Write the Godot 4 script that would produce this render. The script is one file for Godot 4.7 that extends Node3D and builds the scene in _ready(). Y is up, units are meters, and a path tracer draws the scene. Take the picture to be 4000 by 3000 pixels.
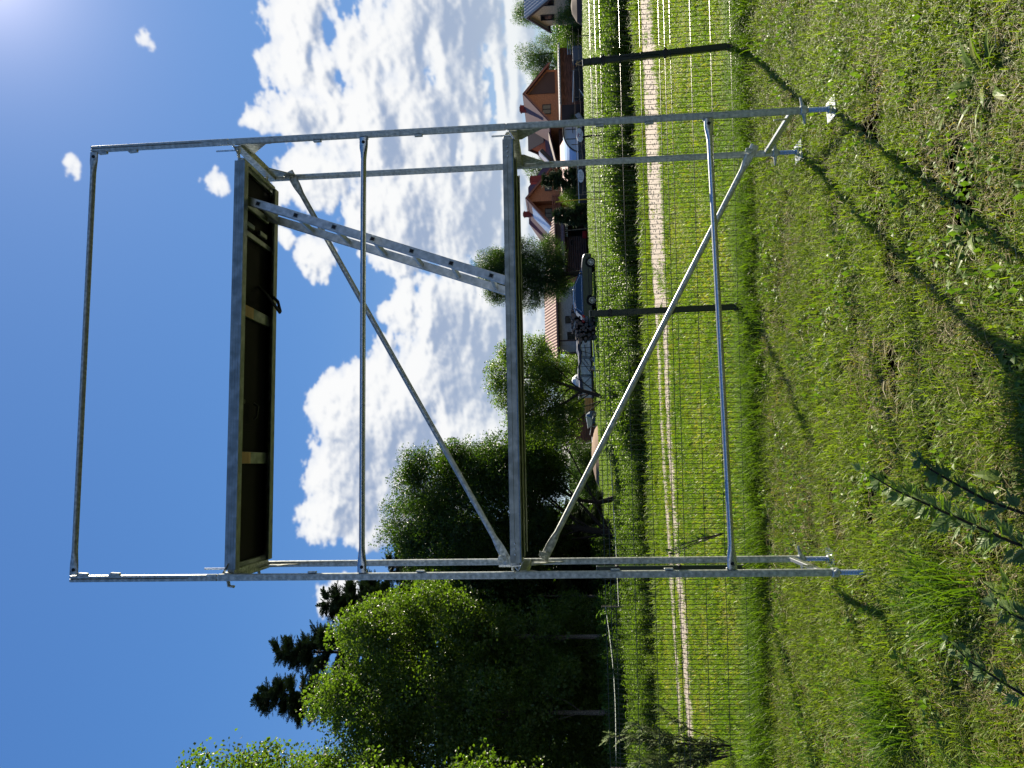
extends Node3D
# A two-storey scaffold tower on rough grass in front of a green mesh fence; a gravel track, lawn, gardens and houses behind.
# World: y up, metres; the scaffold's long side runs along x, the camera looks towards -z, rolled a quarter turn as the photo is.

var rng := RandomNumberGenerator.new()
var used := {}
var M := {}

# ---------------------------------------------------------------- mesh builder
class MB:
	var v := PackedVector3Array()
	var n := PackedVector3Array()
	var c := PackedColorArray()
	var tint := Color(1, 1, 1)
	var use_c := false
	func tri(a: Vector3, b: Vector3, d: Vector3) -> void:
		var nn := (b - a).cross(d - a).normalized()
		v.append_array(PackedVector3Array([a, d, b]))
		n.append_array(PackedVector3Array([nn, nn, nn]))
		if use_c:
			c.append_array(PackedColorArray([tint, tint, tint]))
	func trin(a: Vector3, b: Vector3, d: Vector3, na: Vector3, nb: Vector3, nd: Vector3) -> void:
		v.append_array(PackedVector3Array([a, d, b]))
		n.append_array(PackedVector3Array([na, nd, nb]))
		if use_c:
			c.append_array(PackedColorArray([tint, tint, tint]))
	func quad(a: Vector3, b: Vector3, d: Vector3, e: Vector3) -> void:
		tri(a, b, d)
		tri(a, d, e)
	# box with chamfered edges, t places its centre
	func box(t: Transform3D, s: Vector3, bev := 0.0) -> void:
		var h := s * 0.5
		bev = minf(bev, minf(h.x, minf(h.y, h.z)) * 0.9)
		if bev <= 0.0:
			var p := []
			for i in 8:
				p.append(t * Vector3(h.x if i & 1 else -h.x, h.y if i & 2 else -h.y, h.z if i & 4 else -h.z))
			quad(p[4], p[5], p[7], p[6]); quad(p[1], p[0], p[2], p[3]); quad(p[5], p[1], p[3], p[7])
			quad(p[0], p[4], p[6], p[2]); quad(p[6], p[7], p[3], p[2]); quad(p[0], p[1], p[5], p[4])
			return
		var ax := [Vector3(1, 0, 0), Vector3(0, 1, 0), Vector3(0, 0, 1)]
		var hh := [h.x, h.y, h.z]
		for k in 3:
			var u: Vector3 = ax[(k + 1) % 3]
			var w: Vector3 = ax[(k + 2) % 3]
			var hu: float = hh[(k + 1) % 3] - bev
			var hw: float = hh[(k + 2) % 3] - bev
			for sg in [1.0, -1.0]:
				var o: Vector3 = ax[k] * hh[k] * sg
				var a: Vector3 = t * (o - u * hu - w * hw)
				var b: Vector3 = t * (o + u * hu - w * hw)
				var d: Vector3 = t * (o + u * hu + w * hw)
				var e: Vector3 = t * (o - u * hu + w * hw)
				if sg > 0:
					quad(a, b, d, e)
				else:
					quad(e, d, b, a)
			for s1 in [1.0, -1.0]:
				for s2 in [1.0, -1.0]:
					var lo: Vector3 = -ax[k] * (hh[k] - bev)
					var p1: Vector3 = u * hh[(k + 1) % 3] * s1 + w * (hh[(k + 2) % 3] - bev) * s2
					var p2: Vector3 = u * (hh[(k + 1) % 3] - bev) * s1 + w * hh[(k + 2) % 3] * s2
					if s1 * s2 > 0:
						quad(t * (lo + p2), t * (lo + p1), t * (-lo + p1), t * (-lo + p2))
					else:
						quad(t * (lo + p1), t * (lo + p2), t * (-lo + p2), t * (-lo + p1))
		for i in 8:
			var sg := Vector3(1 if i & 1 else -1, 1 if i & 2 else -1, 1 if i & 4 else -1)
			var a := t * Vector3(sg.x * h.x, sg.y * (h.y - bev), sg.z * (h.z - bev))
			var b := t * Vector3(sg.x * (h.x - bev), sg.y * h.y, sg.z * (h.z - bev))
			var d := t * Vector3(sg.x * (h.x - bev), sg.y * (h.y - bev), sg.z * h.z)
			if sg.x * sg.y * sg.z > 0:
				tri(a, b, d)
			else:
				tri(a, d, b)
	func b(at: Vector3, s: Vector3, bev := 0.0) -> void:
		box(Transform3D(Basis(), at), s, bev)
	# tube along points; r is a number or an array of numbers or Vector2 (two half axes)
	func tube(pts: Array, r, sides := 10, caps := true, up := Vector3.ZERO) -> void:
		var m := pts.size()
		var u := Vector3.ZERO
		var rings := []
		var norms := []
		for i in m:
			var d: Vector3 = (pts[mini(i + 1, m - 1)] - pts[maxi(i - 1, 0)]).normalized()
			if i == 0:
				u = up if up != Vector3.ZERO else (Vector3.UP if absf(d.y) < 0.9 else Vector3.RIGHT)
			u = (u - d * u.dot(d)).normalized()
			var w := d.cross(u)
			var rr = r[i] if r is Array else r
			var r2: Vector2 = rr if rr is Vector2 else Vector2(rr, rr)
			var ring := PackedVector3Array()
			var nr := PackedVector3Array()
			for k in sides:
				var a := TAU * k / sides
				ring.append(pts[i] + u * cos(a) * r2.x + w * sin(a) * r2.y)
				nr.append((u * cos(a) / maxf(r2.x, 1e-4) + w * sin(a) / maxf(r2.y, 1e-4)).normalized())
			rings.append(ring)
			norms.append(nr)
		for i in m - 1:
			for k in sides:
				var k2 := (k + 1) % sides
				trin(rings[i][k], rings[i][k2], rings[i + 1][k2], norms[i][k], norms[i][k2], norms[i + 1][k2])
				trin(rings[i][k], rings[i + 1][k2], rings[i + 1][k], norms[i][k], norms[i + 1][k2], norms[i + 1][k])
		if caps:
			for k in sides:
				tri(pts[0], rings[0][(k + 1) % sides], rings[0][k])
				tri(pts[m - 1], rings[m - 1][k], rings[m - 1][(k + 1) % sides])
	# outline in the x-y plane of t, pushed depth along +z (centred)
	func prism(poly: PackedVector2Array, t: Transform3D, depth: float) -> void:
		var p := poly
		if Geometry2D.is_polygon_clockwise(p):
			p = poly.duplicate()
			p.reverse()
		var ix := Geometry2D.triangulate_polygon(p)
		var f := Vector3(0, 0, depth * 0.5)
		for i in range(0, ix.size(), 3):
			var a := Vector3(p[ix[i]].x, p[ix[i]].y, 0)
			var b2 := Vector3(p[ix[i + 1]].x, p[ix[i + 1]].y, 0)
			var d := Vector3(p[ix[i + 2]].x, p[ix[i + 2]].y, 0)
			if (b2 - a).cross(d - a).z < 0:
				var s := b2
				b2 = d
				d = s
			tri(t * (a + f), t * (b2 + f), t * (d + f))
			tri(t * (a - f), t * (d - f), t * (b2 - f))
		for i in p.size():
			var a := Vector3(p[i].x, p[i].y, 0)
			var q := p[(i + 1) % p.size()]
			var b2 := Vector3(q.x, q.y, 0)
			quad(t * (a - f), t * (b2 - f), t * (b2 + f), t * (a + f))
	# profile of (radius, y) turned about the y axis of t
	func lathe(prof: Array, t: Transform3D, sides := 16) -> void:
		for i in prof.size() - 1:
			var p: Vector2 = prof[i]
			var q: Vector2 = prof[i + 1]
			var dn := Vector2(q.y - p.y, p.x - q.x).normalized()
			for k in sides:
				var a := TAU * k / sides
				var a2 := TAU * (k + 1) / sides
				var e1 := Vector3(cos(a), 0, -sin(a))
				var e2 := Vector3(cos(a2), 0, -sin(a2))
				var n1 := t.basis * (e1 * dn.x + Vector3(0, dn.y, 0))
				var n2 := t.basis * (e2 * dn.x + Vector3(0, dn.y, 0))
				var A := t * (e1 * p.x + Vector3(0, p.y, 0))
				var B := t * (e2 * p.x + Vector3(0, p.y, 0))
				var C := t * (e2 * q.x + Vector3(0, q.y, 0))
				var D := t * (e1 * q.x + Vector3(0, q.y, 0))
				trin(A, B, C, n1, n2, n2)
				trin(A, C, D, n1, n2, n1)
	func mesh() -> ArrayMesh:
		var arr := []
		arr.resize(Mesh.ARRAY_MAX)
		arr[Mesh.ARRAY_VERTEX] = v
		arr[Mesh.ARRAY_NORMAL] = n
		if use_c:
			arr[Mesh.ARRAY_COLOR] = c
		var am := ArrayMesh.new()
		am.add_surface_from_arrays(Mesh.PRIMITIVE_TRIANGLES, arr)
		return am

# ---------------------------------------------------------------- objects
func numbered(called: String) -> String:
	used[called] = used.get(called, -1) + 1
	return called if used[called] == 0 else "%s_%03d" % [called, used[called]]

func tag(o: Node3D, label: String, category: String, group := "", kind := "") -> Node3D:
	o.set_meta("label", label)
	o.set_meta("category", category)
	if group != "":
		o.set_meta("group", group)
	if kind != "":
		o.set_meta("kind", kind)
	return o

func thing(called: String, label: String, category: String, at := Vector3.ZERO, group := "") -> Node3D:
	var o := Node3D.new()
	o.name = numbered(called)
	add_child(o, true)
	o.position = at
	return tag(o, label, category, group)

func part(called: String, mb, mat: Material, parent: Node3D, at := Vector3.ZERO) -> MeshInstance3D:
	var o := MeshInstance3D.new()
	o.mesh = mb.mesh() if mb is MB else mb
	o.material_override = mat
	o.name = called
	parent.add_child(o, true)
	o.position = at
	return o

func node(called: String, parent: Node3D, at := Vector3.ZERO) -> Node3D:
	var o := Node3D.new()
	o.name = called
	parent.add_child(o, true)
	o.position = at
	return o

func struct(called: String, mb, mat: Material) -> MeshInstance3D:
	var o := part(numbered(called), mb, mat, self)
	o.set_meta("kind", "structure")
	return o

# many copies of one mesh: where = transforms, tints = linear colours
func scatter(called: String, m: Mesh, mat: Material, where: Array, tints: Array, parent: Node3D = null) -> MultiMeshInstance3D:
	var mm := MultiMesh.new()
	mm.transform_format = MultiMesh.TRANSFORM_3D
	mm.use_colors = true
	mm.mesh = m
	mm.instance_count = where.size()
	for i in where.size():
		mm.set_instance_transform(i, where[i])
		mm.set_instance_color(i, tints[i])
	var o := MultiMeshInstance3D.new()
	o.multimesh = mm
	o.material_override = mat
	o.name = called if parent else numbered(called)
	(parent if parent else self).add_child(o, true)
	o.set_meta("kind", "stuff")
	return o

func gh(z: float) -> float:      # the ground falls gently away beyond the track
	return -0.01 * clampf(4.8 - z - 14.0, 0.0, 90.0)

func rr(a: float, b: float) -> float:
	return rng.randf_range(a, b)

func spin(axis_y := true) -> Basis:
	if axis_y:
		return Basis(Vector3.UP, rr(0, TAU))
	return Basis(Vector3(rr(-1, 1), rr(-1, 1), rr(-1, 1) + 0.001).normalized(), rr(0, TAU))

# ---------------------------------------------------------------- materials
func ntex(sd: int, freq: float, c0: Color, c1: Color, oct := 4, size := 256, sx := 1.0) -> ImageTexture:
	var fn := FastNoiseLite.new()
	fn.seed = sd
	fn.noise_type = FastNoiseLite.TYPE_SIMPLEX
	fn.frequency = freq
	fn.fractal_octaves = oct
	var im := Image.create(size, size, false, Image.FORMAT_RGB8)
	for y in size:
		for x in size:
			# wrapped on a torus so that the texture repeats without a seam
			var wx := absf(2.0 * x / size - 1.0)
			var a := fn.get_noise_2d(x * sx, y)
			var b2 := fn.get_noise_2d((x + size) * sx + 9.0, y + 3.0 * size)
			var t := clampf(0.5 + 0.9 * lerpf(a, b2, wx * wx * 0.5), 0.0, 1.0)
			im.set_pixel(x, y, c0.lerp(c1, t))
	return ImageTexture.create_from_image(im)

func mat(called: String, col: Color, rough := 0.6, metal := 0.0, tex: Texture2D = null, scale := 1.0) -> StandardMaterial3D:
	var m := StandardMaterial3D.new()
	m.resource_name = called
	m.albedo_color = col
	m.roughness = rough
	m.metallic = metal
	if tex:
		m.albedo_texture = tex
		m.uv1_triplanar = true
		m.uv1_scale = Vector3.ONE * scale
	M[called] = m
	return m

func leafmat(called: String, rough: float, back: Color) -> StandardMaterial3D:
	var m := mat(called, Color.WHITE, rough)
	m.vertex_color_use_as_albedo = true
	m.cull_mode = BaseMaterial3D.CULL_DISABLED
	m.backlight_enabled = true
	m.backlight = back
	m.metallic_specular = 0.28
	return m

func _ready() -> void:
	rng.seed = 4711
	setup_camera_and_light()
	setup_materials()
	build_ground()
	build_houses()
	build_garden()
	build_trees()
	build_fence()
	build_scaffold()
	build_grass()
	build_weeds()

func setup_camera_and_light() -> void:
	var cam := Camera3D.new()
	cam.name = "camera"
	add_child(cam)
	var up := Basis.from_euler(Vector3(0.0751, -0.1147, -0.0283), EULER_ORDER_YXZ)
	cam.transform = Transform3D(Basis(-up.y, up.x, up.z), Vector3(-2.3635, 1.8806, 4.7989))
	cam.fov = 56.0
	cam.near = 0.05
	cam.far = 4000.0
	cam.current = true
	var env := Environment.new()
	env.background_mode = Environment.BG_SKY
	var sky := Sky.new()
	var pm := PanoramaSkyMaterial.new()
	pm.panorama = make_sky()
	sky.sky_material = pm
	env.sky = sky
	env.tonemap_mode = Environment.TONE_MAPPER_LINEAR
	env.tonemap_exposure = EXPOSURE
	env.sdfgi_enabled = true
	env.ssao_enabled = true
	env.ssil_enabled = true
	var we := WorldEnvironment.new()
	we.name = "world"
	we.environment = env
	add_child(we)
	var sun := DirectionalLight3D.new()
	sun.name = "sun"
	add_child(sun)
	sun.look_at_from_position(Vector3.ZERO, -SUN, Vector3.UP)
	sun.light_energy = 1.6
	sun.light_color = Color(1.0, 0.95, 0.86)
	sun.light_angular_distance = 0.5
	sun.shadow_enabled = true

const EXPOSURE := 2.9
const SUN := Vector3(0.5286, 0.584, -0.6161)

# ---------------------------------------------------------------- sky: air and clouds only
func make_sky() -> ImageTexture:
	var W := 4096
	var H := 2048
	var k := 1.0 / EXPOSURE
	# clear air
	var sw := 512
	var sh := 256
	var small := Image.create(sw, sh, false, Image.FORMAT_RGBF)
	var sund := SUN.normalized()
	for y in sh:
		var el := deg_to_rad(90.0 - (y + 0.5) / sh * 180.0)
		var s := sin(maxf(el, 0.0))
		var zen := Color(0.036, 0.120, 0.41)
		var mid := Color(0.095, 0.325, 0.77)
		var hor := Color(0.60, 0.73, 0.80)
		var base := zen.lerp(mid, pow(1.0 - s, 1.25)).lerp(hor, pow(1.0 - s, 7.5))
		for x in sw:
			var az := TAU * (x + 0.5) / sw
			var d := Vector3(sin(az) * cos(el), sin(el), -cos(az) * cos(el))
			var a := rad_to_deg(acos(clampf(d.dot(sund), -1, 1)))
			var g := exp(-a / 2.4) * 1.5 + exp(-a / 9.0) * 0.22
			var wide := exp(-a / 45.0)
			var cc := base.lerp(Color(0.25, 0.46, 0.85), wide * 0.45 * (1.0 - pow(1.0 - s, 4.0)))
			small.set_pixel(x, y, Color(cc.r + g * 0.95, cc.g + g * 0.80, cc.b + g * 0.76) * k)
	small.resize(W, H, Image.INTERPOLATE_BILINEAR)
	var px := small.get_data().to_float32_array()
	# clouds: soft blobs (azimuth, height, half widths in degrees) broken up by noise
	var blobs := [[34.5, 17.2, 2.1, 2.9], [31.2, 15.5, 3.2, 4.6], [27.5, 18.7, 2.0, 3.5], [27.5, 21.4, 0.8, 1.2], [23.1, 18.0, 2.9, 3.4], [27.0, 13.9, 4.7, 4.6], [32.6, 9.6, 4.0, 4.7], [26.4, 9.2, 4.7, 4.9], [19.9, 11.3, 4.0, 5.8], [19.8, 7.8, 5.0, 4.9],
		[29.3, 6.7, 5.7, 3.5], [22.5, 5.6, 5.7, 3.2], [33.5, 5.8, 3.5, 2.7], [12.8, 8.9, 3.2, 5.2], [17.0, 12.7, 1.8, 2.5], [6.9, 15.3, 2.3, 3.1], [4.1, 17.7, 3.5, 2.5], [-0.2, 18.7, 3.0, 1.7], [0.7, 16.0, 4.7, 3.4], [4.7, 12.4, 6.2, 5.0]]
	blobs += [[5.7, 8.4, 6.7, 4.5], [-3.9, 17.7, 2.6, 2.5], [-3.3, 14.8, 3.4, 3.3], [-2.4, 10.5, 6.0, 4.0], [22.7, 24.9, 1.4, 0.9], [18.9, 20.8, 0.7, 0.6], [17.3, 18.5, 1.9, 1.4], [-10.0, 17.2, 1.8, 1.9], [-12.1, 15.6, 1.5, 1.5],
		[33.5, 27.4, 0.8, 0.6], [24.9, 33.6, 0.8, 0.5], [13.7, 5.1, 6.0, 2.4], [4.5, 4.8, 5.0, 1.8], [28.0, 3.6, 9.0, 1.5], [34.0, 2.4, 6.0, 1.2], [15.0, 3.0, 8.0, 1.5], [2.0, 3.2, 7.0, 1.6], [24.0, 1.7, 7.0, 0.9], [8.0, 1.8, 7.0, 0.9], [12.0, 6.5, 5.0, 2.5]]
	var r := RandomNumberGenerator.new()
	r.seed = 77
	var az0 := 41.0
	while az0 < 338.0:           # the same kind of cloud goes on all round
		var top := r.randf_range(8.0, 20.0)
		for i in 4:
			blobs.append([az0 + r.randf_range(-6, 6), r.randf_range(3.0, top), r.randf_range(2.0, 5.5), r.randf_range(2.0, 4.5)])
		blobs.append([az0, r.randf_range(1.8, 3.6), r.randf_range(5.0, 9.0), r.randf_range(0.9, 1.6)])
		az0 += r.randf_range(7.0, 13.0)
	# grey undersides and gaps of the same kind
	var greys := [[32.6, 9.7, 5.5, 1.4], [33.0, 6.2, 3.1, 2.4], [28.2, 8.3, 3.0, 1.9], [27.5, 18.7, 1.5, 0.9], [21.9, 15.5, 2.1, 1.1], [18.9, 11.0, 3.1, 1.2], [10.2, 9.0, 5.3, 1.8], [-0.7, 15.8, 3.9, 2.1], [-0.2, 12.5, 4.7, 2.4], [-4.1, 17.1, 1.4, 1.0], [18.7, 6.3, 5.1, 1.2], [1.6, 18.3, 1.4, 0.8], [9.9, 13.1, 2.5, 1.2], [24.4, 12.5, 2.2, 0.9], [7.7, 6.3, 4.1, 1.2]]
	var gaps := [[32.6, 16.0, 2.2, 0.8], [29.8, 15.4, 1.0, 1.1], [31.7, 17.2, 1.0, 0.5], [30.8, 9.2, 2.0, 0.7], [14.5, 14.4, 1.2, 1.2], [29.2, 5.2, 3.5, 0.7], [24.1, 7.5, 2.6, 0.6], [13.2, 6.9, 3.6, 0.8], [24.3, 4.6, 4.6, 0.4], [13.3, 11.3, 2.4, 0.6], [3.7, 10.4, 2.5, 0.6], [30.5, 3.6, 3.4, 0.4], [12.7, 4.3, 6.0, 0.4], [20.3, 20.0, 1.2, 0.9]]
	for i in 110:
		greys.append([r.randf_range(44.0, 335.0), r.randf_range(5.0, 17.0), r.randf_range(2.0, 5.5), r.randf_range(0.9, 2.3)])
		gaps.append([r.randf_range(44.0, 335.0), r.randf_range(3.0, 17.0), r.randf_range(1.5, 4.0), r.randf_range(0.5, 0.9)])
	var cw := 1440
	var ch := 150                # 0.25 degree cells, 0 to 37.5 degrees
	var coarse := PackedFloat32Array()
	coarse.resize(cw * ch)
	coarse.fill(-1.2)
	for bl in blobs:
		var i0 := int(floor((bl[0] - bl[2] * 1.55) * 4.0))
		var i1 := int(ceil((bl[0] + bl[2] * 1.55) * 4.0))
		var j0 := maxi(0, int((bl[1] - bl[3] * 1.55) * 4.0))
		var j1 := mini(ch - 1, int((bl[1] + bl[3] * 1.55) * 4.0))
		for j in range(j0, j1 + 1):
			for i in range(i0, i1 + 1):
				var da: float = (i * 0.25 - bl[0]) / bl[2]
				var de: float = (j * 0.25 - bl[1]) / bl[3]
				if de < 0:
					de *= 1.25
				var q: float = (1.0 - (da * da + de * de)) * clampf(0.12 + 0.13 * (bl[2] + bl[3]), 0.24, 1.0)
				var ix := j * cw + posmod(i, cw)
				if q > -1.2:
					coarse[ix] = maxf(coarse[ix], q) if coarse[ix] < 0.0 or q < 0.0 else minf(1.25, maxf(coarse[ix], q) + minf(coarse[ix], q) * 0.35)
	var shade := PackedFloat32Array()
	shade.resize(cw * ch)
	for set2 in [greys, gaps]:
		for bl in set2:
			for j in range(maxi(0, int((bl[1] - bl[3] * 1.3) * 4.0)), mini(ch - 1, int((bl[1] + bl[3] * 1.3) * 4.0)) + 1):
				for i in range(int(floor((bl[0] - bl[2] * 1.3) * 4.0)), int(ceil((bl[0] + bl[2] * 1.3) * 4.0)) + 1):
					var da: float = (i * 0.25 - bl[0]) / (bl[2] * 1.3)
					var de: float = (j * 0.25 - bl[1]) / (bl[3] * 1.3)
					var q := maxf(0.0, 1.0 - (da * da + de * de))
					var ix := j * cw + posmod(i, cw)
					if set2 == greys:
						shade[ix] = maxf(shade[ix], q)
					else:
						coarse[ix] -= q * 0.75
	var sim := Image.create_from_data(cw, ch, false, Image.FORMAT_RF, shade.to_byte_array())
	sim.resize(W, 427, Image.INTERPOLATE_CUBIC)
	var grey := sim.get_data().to_float32_array()
	var cim := Image.create_from_data(cw, ch, false, Image.FORMAT_RF, coarse.to_byte_array())
	var rows := 427              # 37.5 degrees of the panorama
	cim.resize(W, rows, Image.INTERPOLATE_CUBIC)
	var field := cim.get_data().to_float32_array()
	var f1 := FastNoiseLite.new()
	f1.seed = 5
	f1.frequency = 1.0
	f1.fractal_octaves = 6
	f1.fractal_gain = 0.56
	var f2 := FastNoiseLite.new()
	f2.seed = 9
	f2.frequency = 1.0
	f2.noise_type = FastNoiseLite.TYPE_CELLULAR
	f2.cellular_return_type = FastNoiseLite.RETURN_DISTANCE
	f2.fractal_octaves = 3
	f2.fractal_gain = 0.55
	var dens := PackedFloat32Array()
	dens.resize(W * rows)
	for j in rows:
		var el := deg_to_rad((j + 0.5) / rows * 37.5)
		var ce := cos(el)
		var se := sin(el) * 1.7
		for i in W:
			var fv := field[j * W + i]
			if fv < -0.75:
				dens[j * W + i] = -1.0
				continue
			var az := TAU * (i + 0.5) / W
			var x := sin(az) * ce
			var z := cos(az) * ce
			var a := f1.get_noise_3d(x * 8.0, se * 8.0, z * 8.0)
			var b2 := f2.get_noise_3d(x * 22.0 + a * 0.6, se * 22.0, z * 22.0)   # lumps like a cauliflower
			var fine := f1.get_noise_3d(x * 45.0 + 7.0, se * 45.0, z * 45.0)
			dens[j * W + i] = fv * 0.95 + a * 0.95 - 0.36 * (b2 + 0.55) + 0.42 * fine * clampf(1.1 - fv, 0.25, 1.0) + 0.17
	var sun_az := rad_to_deg(atan2(SUN.x, -SUN.z))
	var sun_el := rad_to_deg(asin(SUN.normalized().y))
	for j in rows:
		var el_d := (j + 0.5) / rows * 37.5
		var row := int((90.0 - el_d) / 180.0 * H)
		var haze := exp(-el_d / 4.0)
		for i in W:
			var d := dens[j * W + i]
			if d <= 0.0:
				continue
			var al := smoothstep(0.0, 0.26, d)
			al = minf(1.0, al * 0.85 + 0.15 * smoothstep(0.2, 0.6, d))
			# how much cloud lies between here and the sun
			var da := wrapf(sun_az - 360.0 * (i + 0.5) / W, -180.0, 180.0)
			var dr := Vector2(clampf(da, -25.0, 25.0), maxf(sun_el - el_d, 8.0)).normalized()
			var tau := 0.0
			for st in [8.0, 20.0, 40.0]:
				var jj := mini(rows - 1, j + int(dr.y * st))
				var ii := posmod(i + int(dr.x * st), W)
				tau += maxf(dens[jj * W + ii], 0.0)
			var i5 := posmod(i + int(dr.x * 5.0), W)
			var bump := d - dens[mini(rows - 1, j + int(dr.y * 5.0)) * W + i5]      # faces turned to the sun
			var az := TAU * (i + 0.5) / W
			var big := f1.get_noise_3d(sin(az) * 5.0 + 3.0, el_d * 0.19, cos(az) * 5.0)
			var mid2 := f1.get_noise_3d(sin(az) * 14.0 + 31.0, el_d * 0.42, cos(az) * 14.0)
			var g2 := smoothstep(-0.15, 1.35, grey[j * W + i] * 0.95 + big * 0.7 + mid2 * 0.45 + (d - 0.9) * 0.30 + 0.05 + clampf((9.5 - el_d) / 9.5, 0.0, 1.0) * 0.35)
			var lit2 := clampf(0.45 + 0.62 * exp(-tau * 0.28) + 1.5 * bump - 0.66 * g2 * smoothstep(0.05, 0.6, d), 0.0, 1.0)
			lit2 = smoothstep(-0.05, 0.95, lit2)
			var lit := Color(0.33, 0.42, 0.60).lerp(Color(0.97, 0.975, 0.98), lit2)
			lit = lit.lerp(Color(0.68, 0.77, 0.83), haze * 0.75)
			var o := (row * W + i) * 3
			px[o] = lerpf(px[o], lit.r * k, al)
			px[o + 1] = lerpf(px[o + 1], lit.g * k, al)
			px[o + 2] = lerpf(px[o + 2], lit.b * k, al)
	var im := Image.create_from_data(W, H, false, Image.FORMAT_RGBF, px.to_byte_array())
	return ImageTexture.create_from_image(im)

func setup_materials() -> void:
	var g1 := ntex(11, 0.05, Color(0.80, 0.82, 0.82), Color(1, 1, 1), 5, 256, 1.0)
	mat("galvanised", Color(0.74, 0.755, 0.735), 0.40, 0.40, ntex(12, 0.04, Color(0.68, 0.70, 0.69), Color(1, 1, 1), 5), 2.2)
	mat("bright_zinc", Color(0.78, 0.79, 0.79), 0.26, 0.85, g1, 3.0)
	mat("aluminium", Color(0.55, 0.58, 0.58), 0.36, 0.8, ntex(13, 0.02, Color(0.78, 0.79, 0.79), Color(1, 1, 1), 3), 1.5)
	mat("ladder_alloy", Color(0.74, 0.76, 0.77), 0.45, 0.55, g1, 1.2)
	mat("black_steel", Color(0.10, 0.10, 0.11), 0.45, 0.3)
	mat("film_plywood", Color(0.065, 0.058, 0.075), 0.55, 0.0, ntex(14, 0.02, Color(0.7, 0.7, 0.75), Color(1, 1, 1), 4), 0.6)
	M.film_plywood.metallic_specular = 0.2
	mat("bare_wood", Color(0.72, 0.60, 0.44), 0.7, 0.0, ntex(15, 0.03, Color(0.75, 0.72, 0.66), Color(1, 1, 1), 4, 256, 0.15), 1.0)
	mat("rubber", Color(0.05, 0.05, 0.055), 0.6)
	mat("hole_black", Color(0.04, 0.03, 0.03), 0.8)
	mat("green_coat", Color(0.055, 0.13, 0.115), 0.30, 0.0)
	mat("wire_coat", Color(0.035, 0.09, 0.075), 0.32, 0.0)
	mat("gravel", Color(0.70, 0.67, 0.625), 0.95, 0.0, ntex(16, 0.11, Color(0.52, 0.48, 0.44), Color(1, 1, 1), 5, 512), 0.55)
	mat("stone", Color(0.58, 0.55, 0.51), 0.9, 0.0, g1, 3.0)
	var gm := mat("soil_ground", Color.WHITE, 1.0, 0.0, ntex(17, 0.045, Color(0.55, 0.52, 0.48), Color(1, 1, 1), 6, 512), 0.35)
	gm.vertex_color_use_as_albedo = true
	gm.metallic_specular = 0.1
	mat("bark", Color(0.22, 0.18, 0.15), 0.95, 0.0, ntex(18, 0.05, Color(0.45, 0.43, 0.4), Color(1, 1, 1), 5, 256, 2.5), 1.6)
	mat("pale_bark", Color(0.50, 0.47, 0.43), 0.9, 0.0, ntex(19, 0.05, Color(0.4, 0.38, 0.36), Color(1, 1, 1), 5), 1.2)
	leafmat("leaf", 0.42, Color(0.85, 0.95, 0.35))
	leafmat("tree_leaf", 0.36, Color(0.98, 1.10, 0.50)).metallic_specular = 0.5
	leafmat("needle", 0.6, Color(0.30, 0.34, 0.15))
	var bl := leafmat("blade", 0.5, Color(0.95, 1.0, 0.40))
	bl.metallic_specular = 0.35
	# houses
	var pl := ntex(20, 0.03, Color(0.86, 0.86, 0.86), Color(1, 1, 1), 5)
	mat("orange_render", Color(0.70, 0.46, 0.30), 0.9, 0.0, pl, 0.5)
	mat("cream_render", Color(0.88, 0.74, 0.58), 0.9, 0.0, pl, 0.5)
	mat("white_render", Color(0.72, 0.70, 0.68), 0.9, 0.0, pl, 0.5)
	mat("brown_roof", Color(0.40, 0.26, 0.26), 0.7, 0.0, pl, 0.7)
	mat("dark_roof", Color(0.27, 0.20, 0.21), 0.8, 0.0, pl, 0.7)
	mat("clay_tile", Color(0.58, 0.42, 0.37), 0.75, 0.0, pl, 1.3)
	mat("grey_tile", Color(0.70, 0.69, 0.67), 0.7, 0.0, pl, 1.3)
	mat("pink_tile", Color(0.66, 0.46, 0.46), 0.75, 0.0, pl, 1.0)
	mat("red_brick", Color(0.52, 0.20, 0.16), 0.85, 0.0, pl, 1.5)
	mat("brown_trim", Color(0.27, 0.18, 0.14), 0.7)
	mat("orange_trim", Color(0.52, 0.32, 0.21), 0.7)
	mat("white_paint", Color(0.86, 0.86, 0.84), 0.6)
	mat("window_frame", Color(0.14, 0.10, 0.09), 0.5)
	var gl := mat("window_glass", Color(0.07, 0.08, 0.09), 0.08, 0.0)
	gl.metallic_specular = 0.45
	mat("log_brown", Color(0.36, 0.25, 0.20), 0.85, 0.0, ntex(21, 0.03, Color(0.6, 0.6, 0.6), Color(1, 1, 1), 5, 256, 0.2), 0.8)
	mat("shed_brown", Color(0.58, 0.36, 0.26), 0.85, 0.0, ntex(22, 0.03, Color(0.6, 0.6, 0.6), Color(1, 1, 1), 5, 256, 0.2), 0.6)
	mat("weathered", Color(0.22, 0.21, 0.21), 0.9, 0.0, pl, 0.8)
	mat("grey_tarp", Color(0.34, 0.36, 0.40), 0.6, 0.0, pl, 0.8)
	mat("navy_tarp", Color(0.13, 0.17, 0.27), 0.55, 0.0, pl, 0.8)
	mat("trailer_white", Color(0.80, 0.81, 0.80), 0.5, 0.0, pl, 0.4)
	mat("cut_wood", Color(0.52, 0.42, 0.36), 0.85, 0.0, pl, 2.0)
	mat("log_bark", Color(0.27, 0.22, 0.20), 0.95, 0.0, pl, 2.0)
	mat("fresh_plank", Color(0.84, 0.66, 0.40), 0.75, 0.0, pl, 1.0)
	mat("sand", Color(0.50, 0.41, 0.33), 0.95, 0.0, pl, 0.8)
	mat("poly_sheet", Color(0.78, 0.86, 0.94), 0.25, 0.0)
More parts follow.
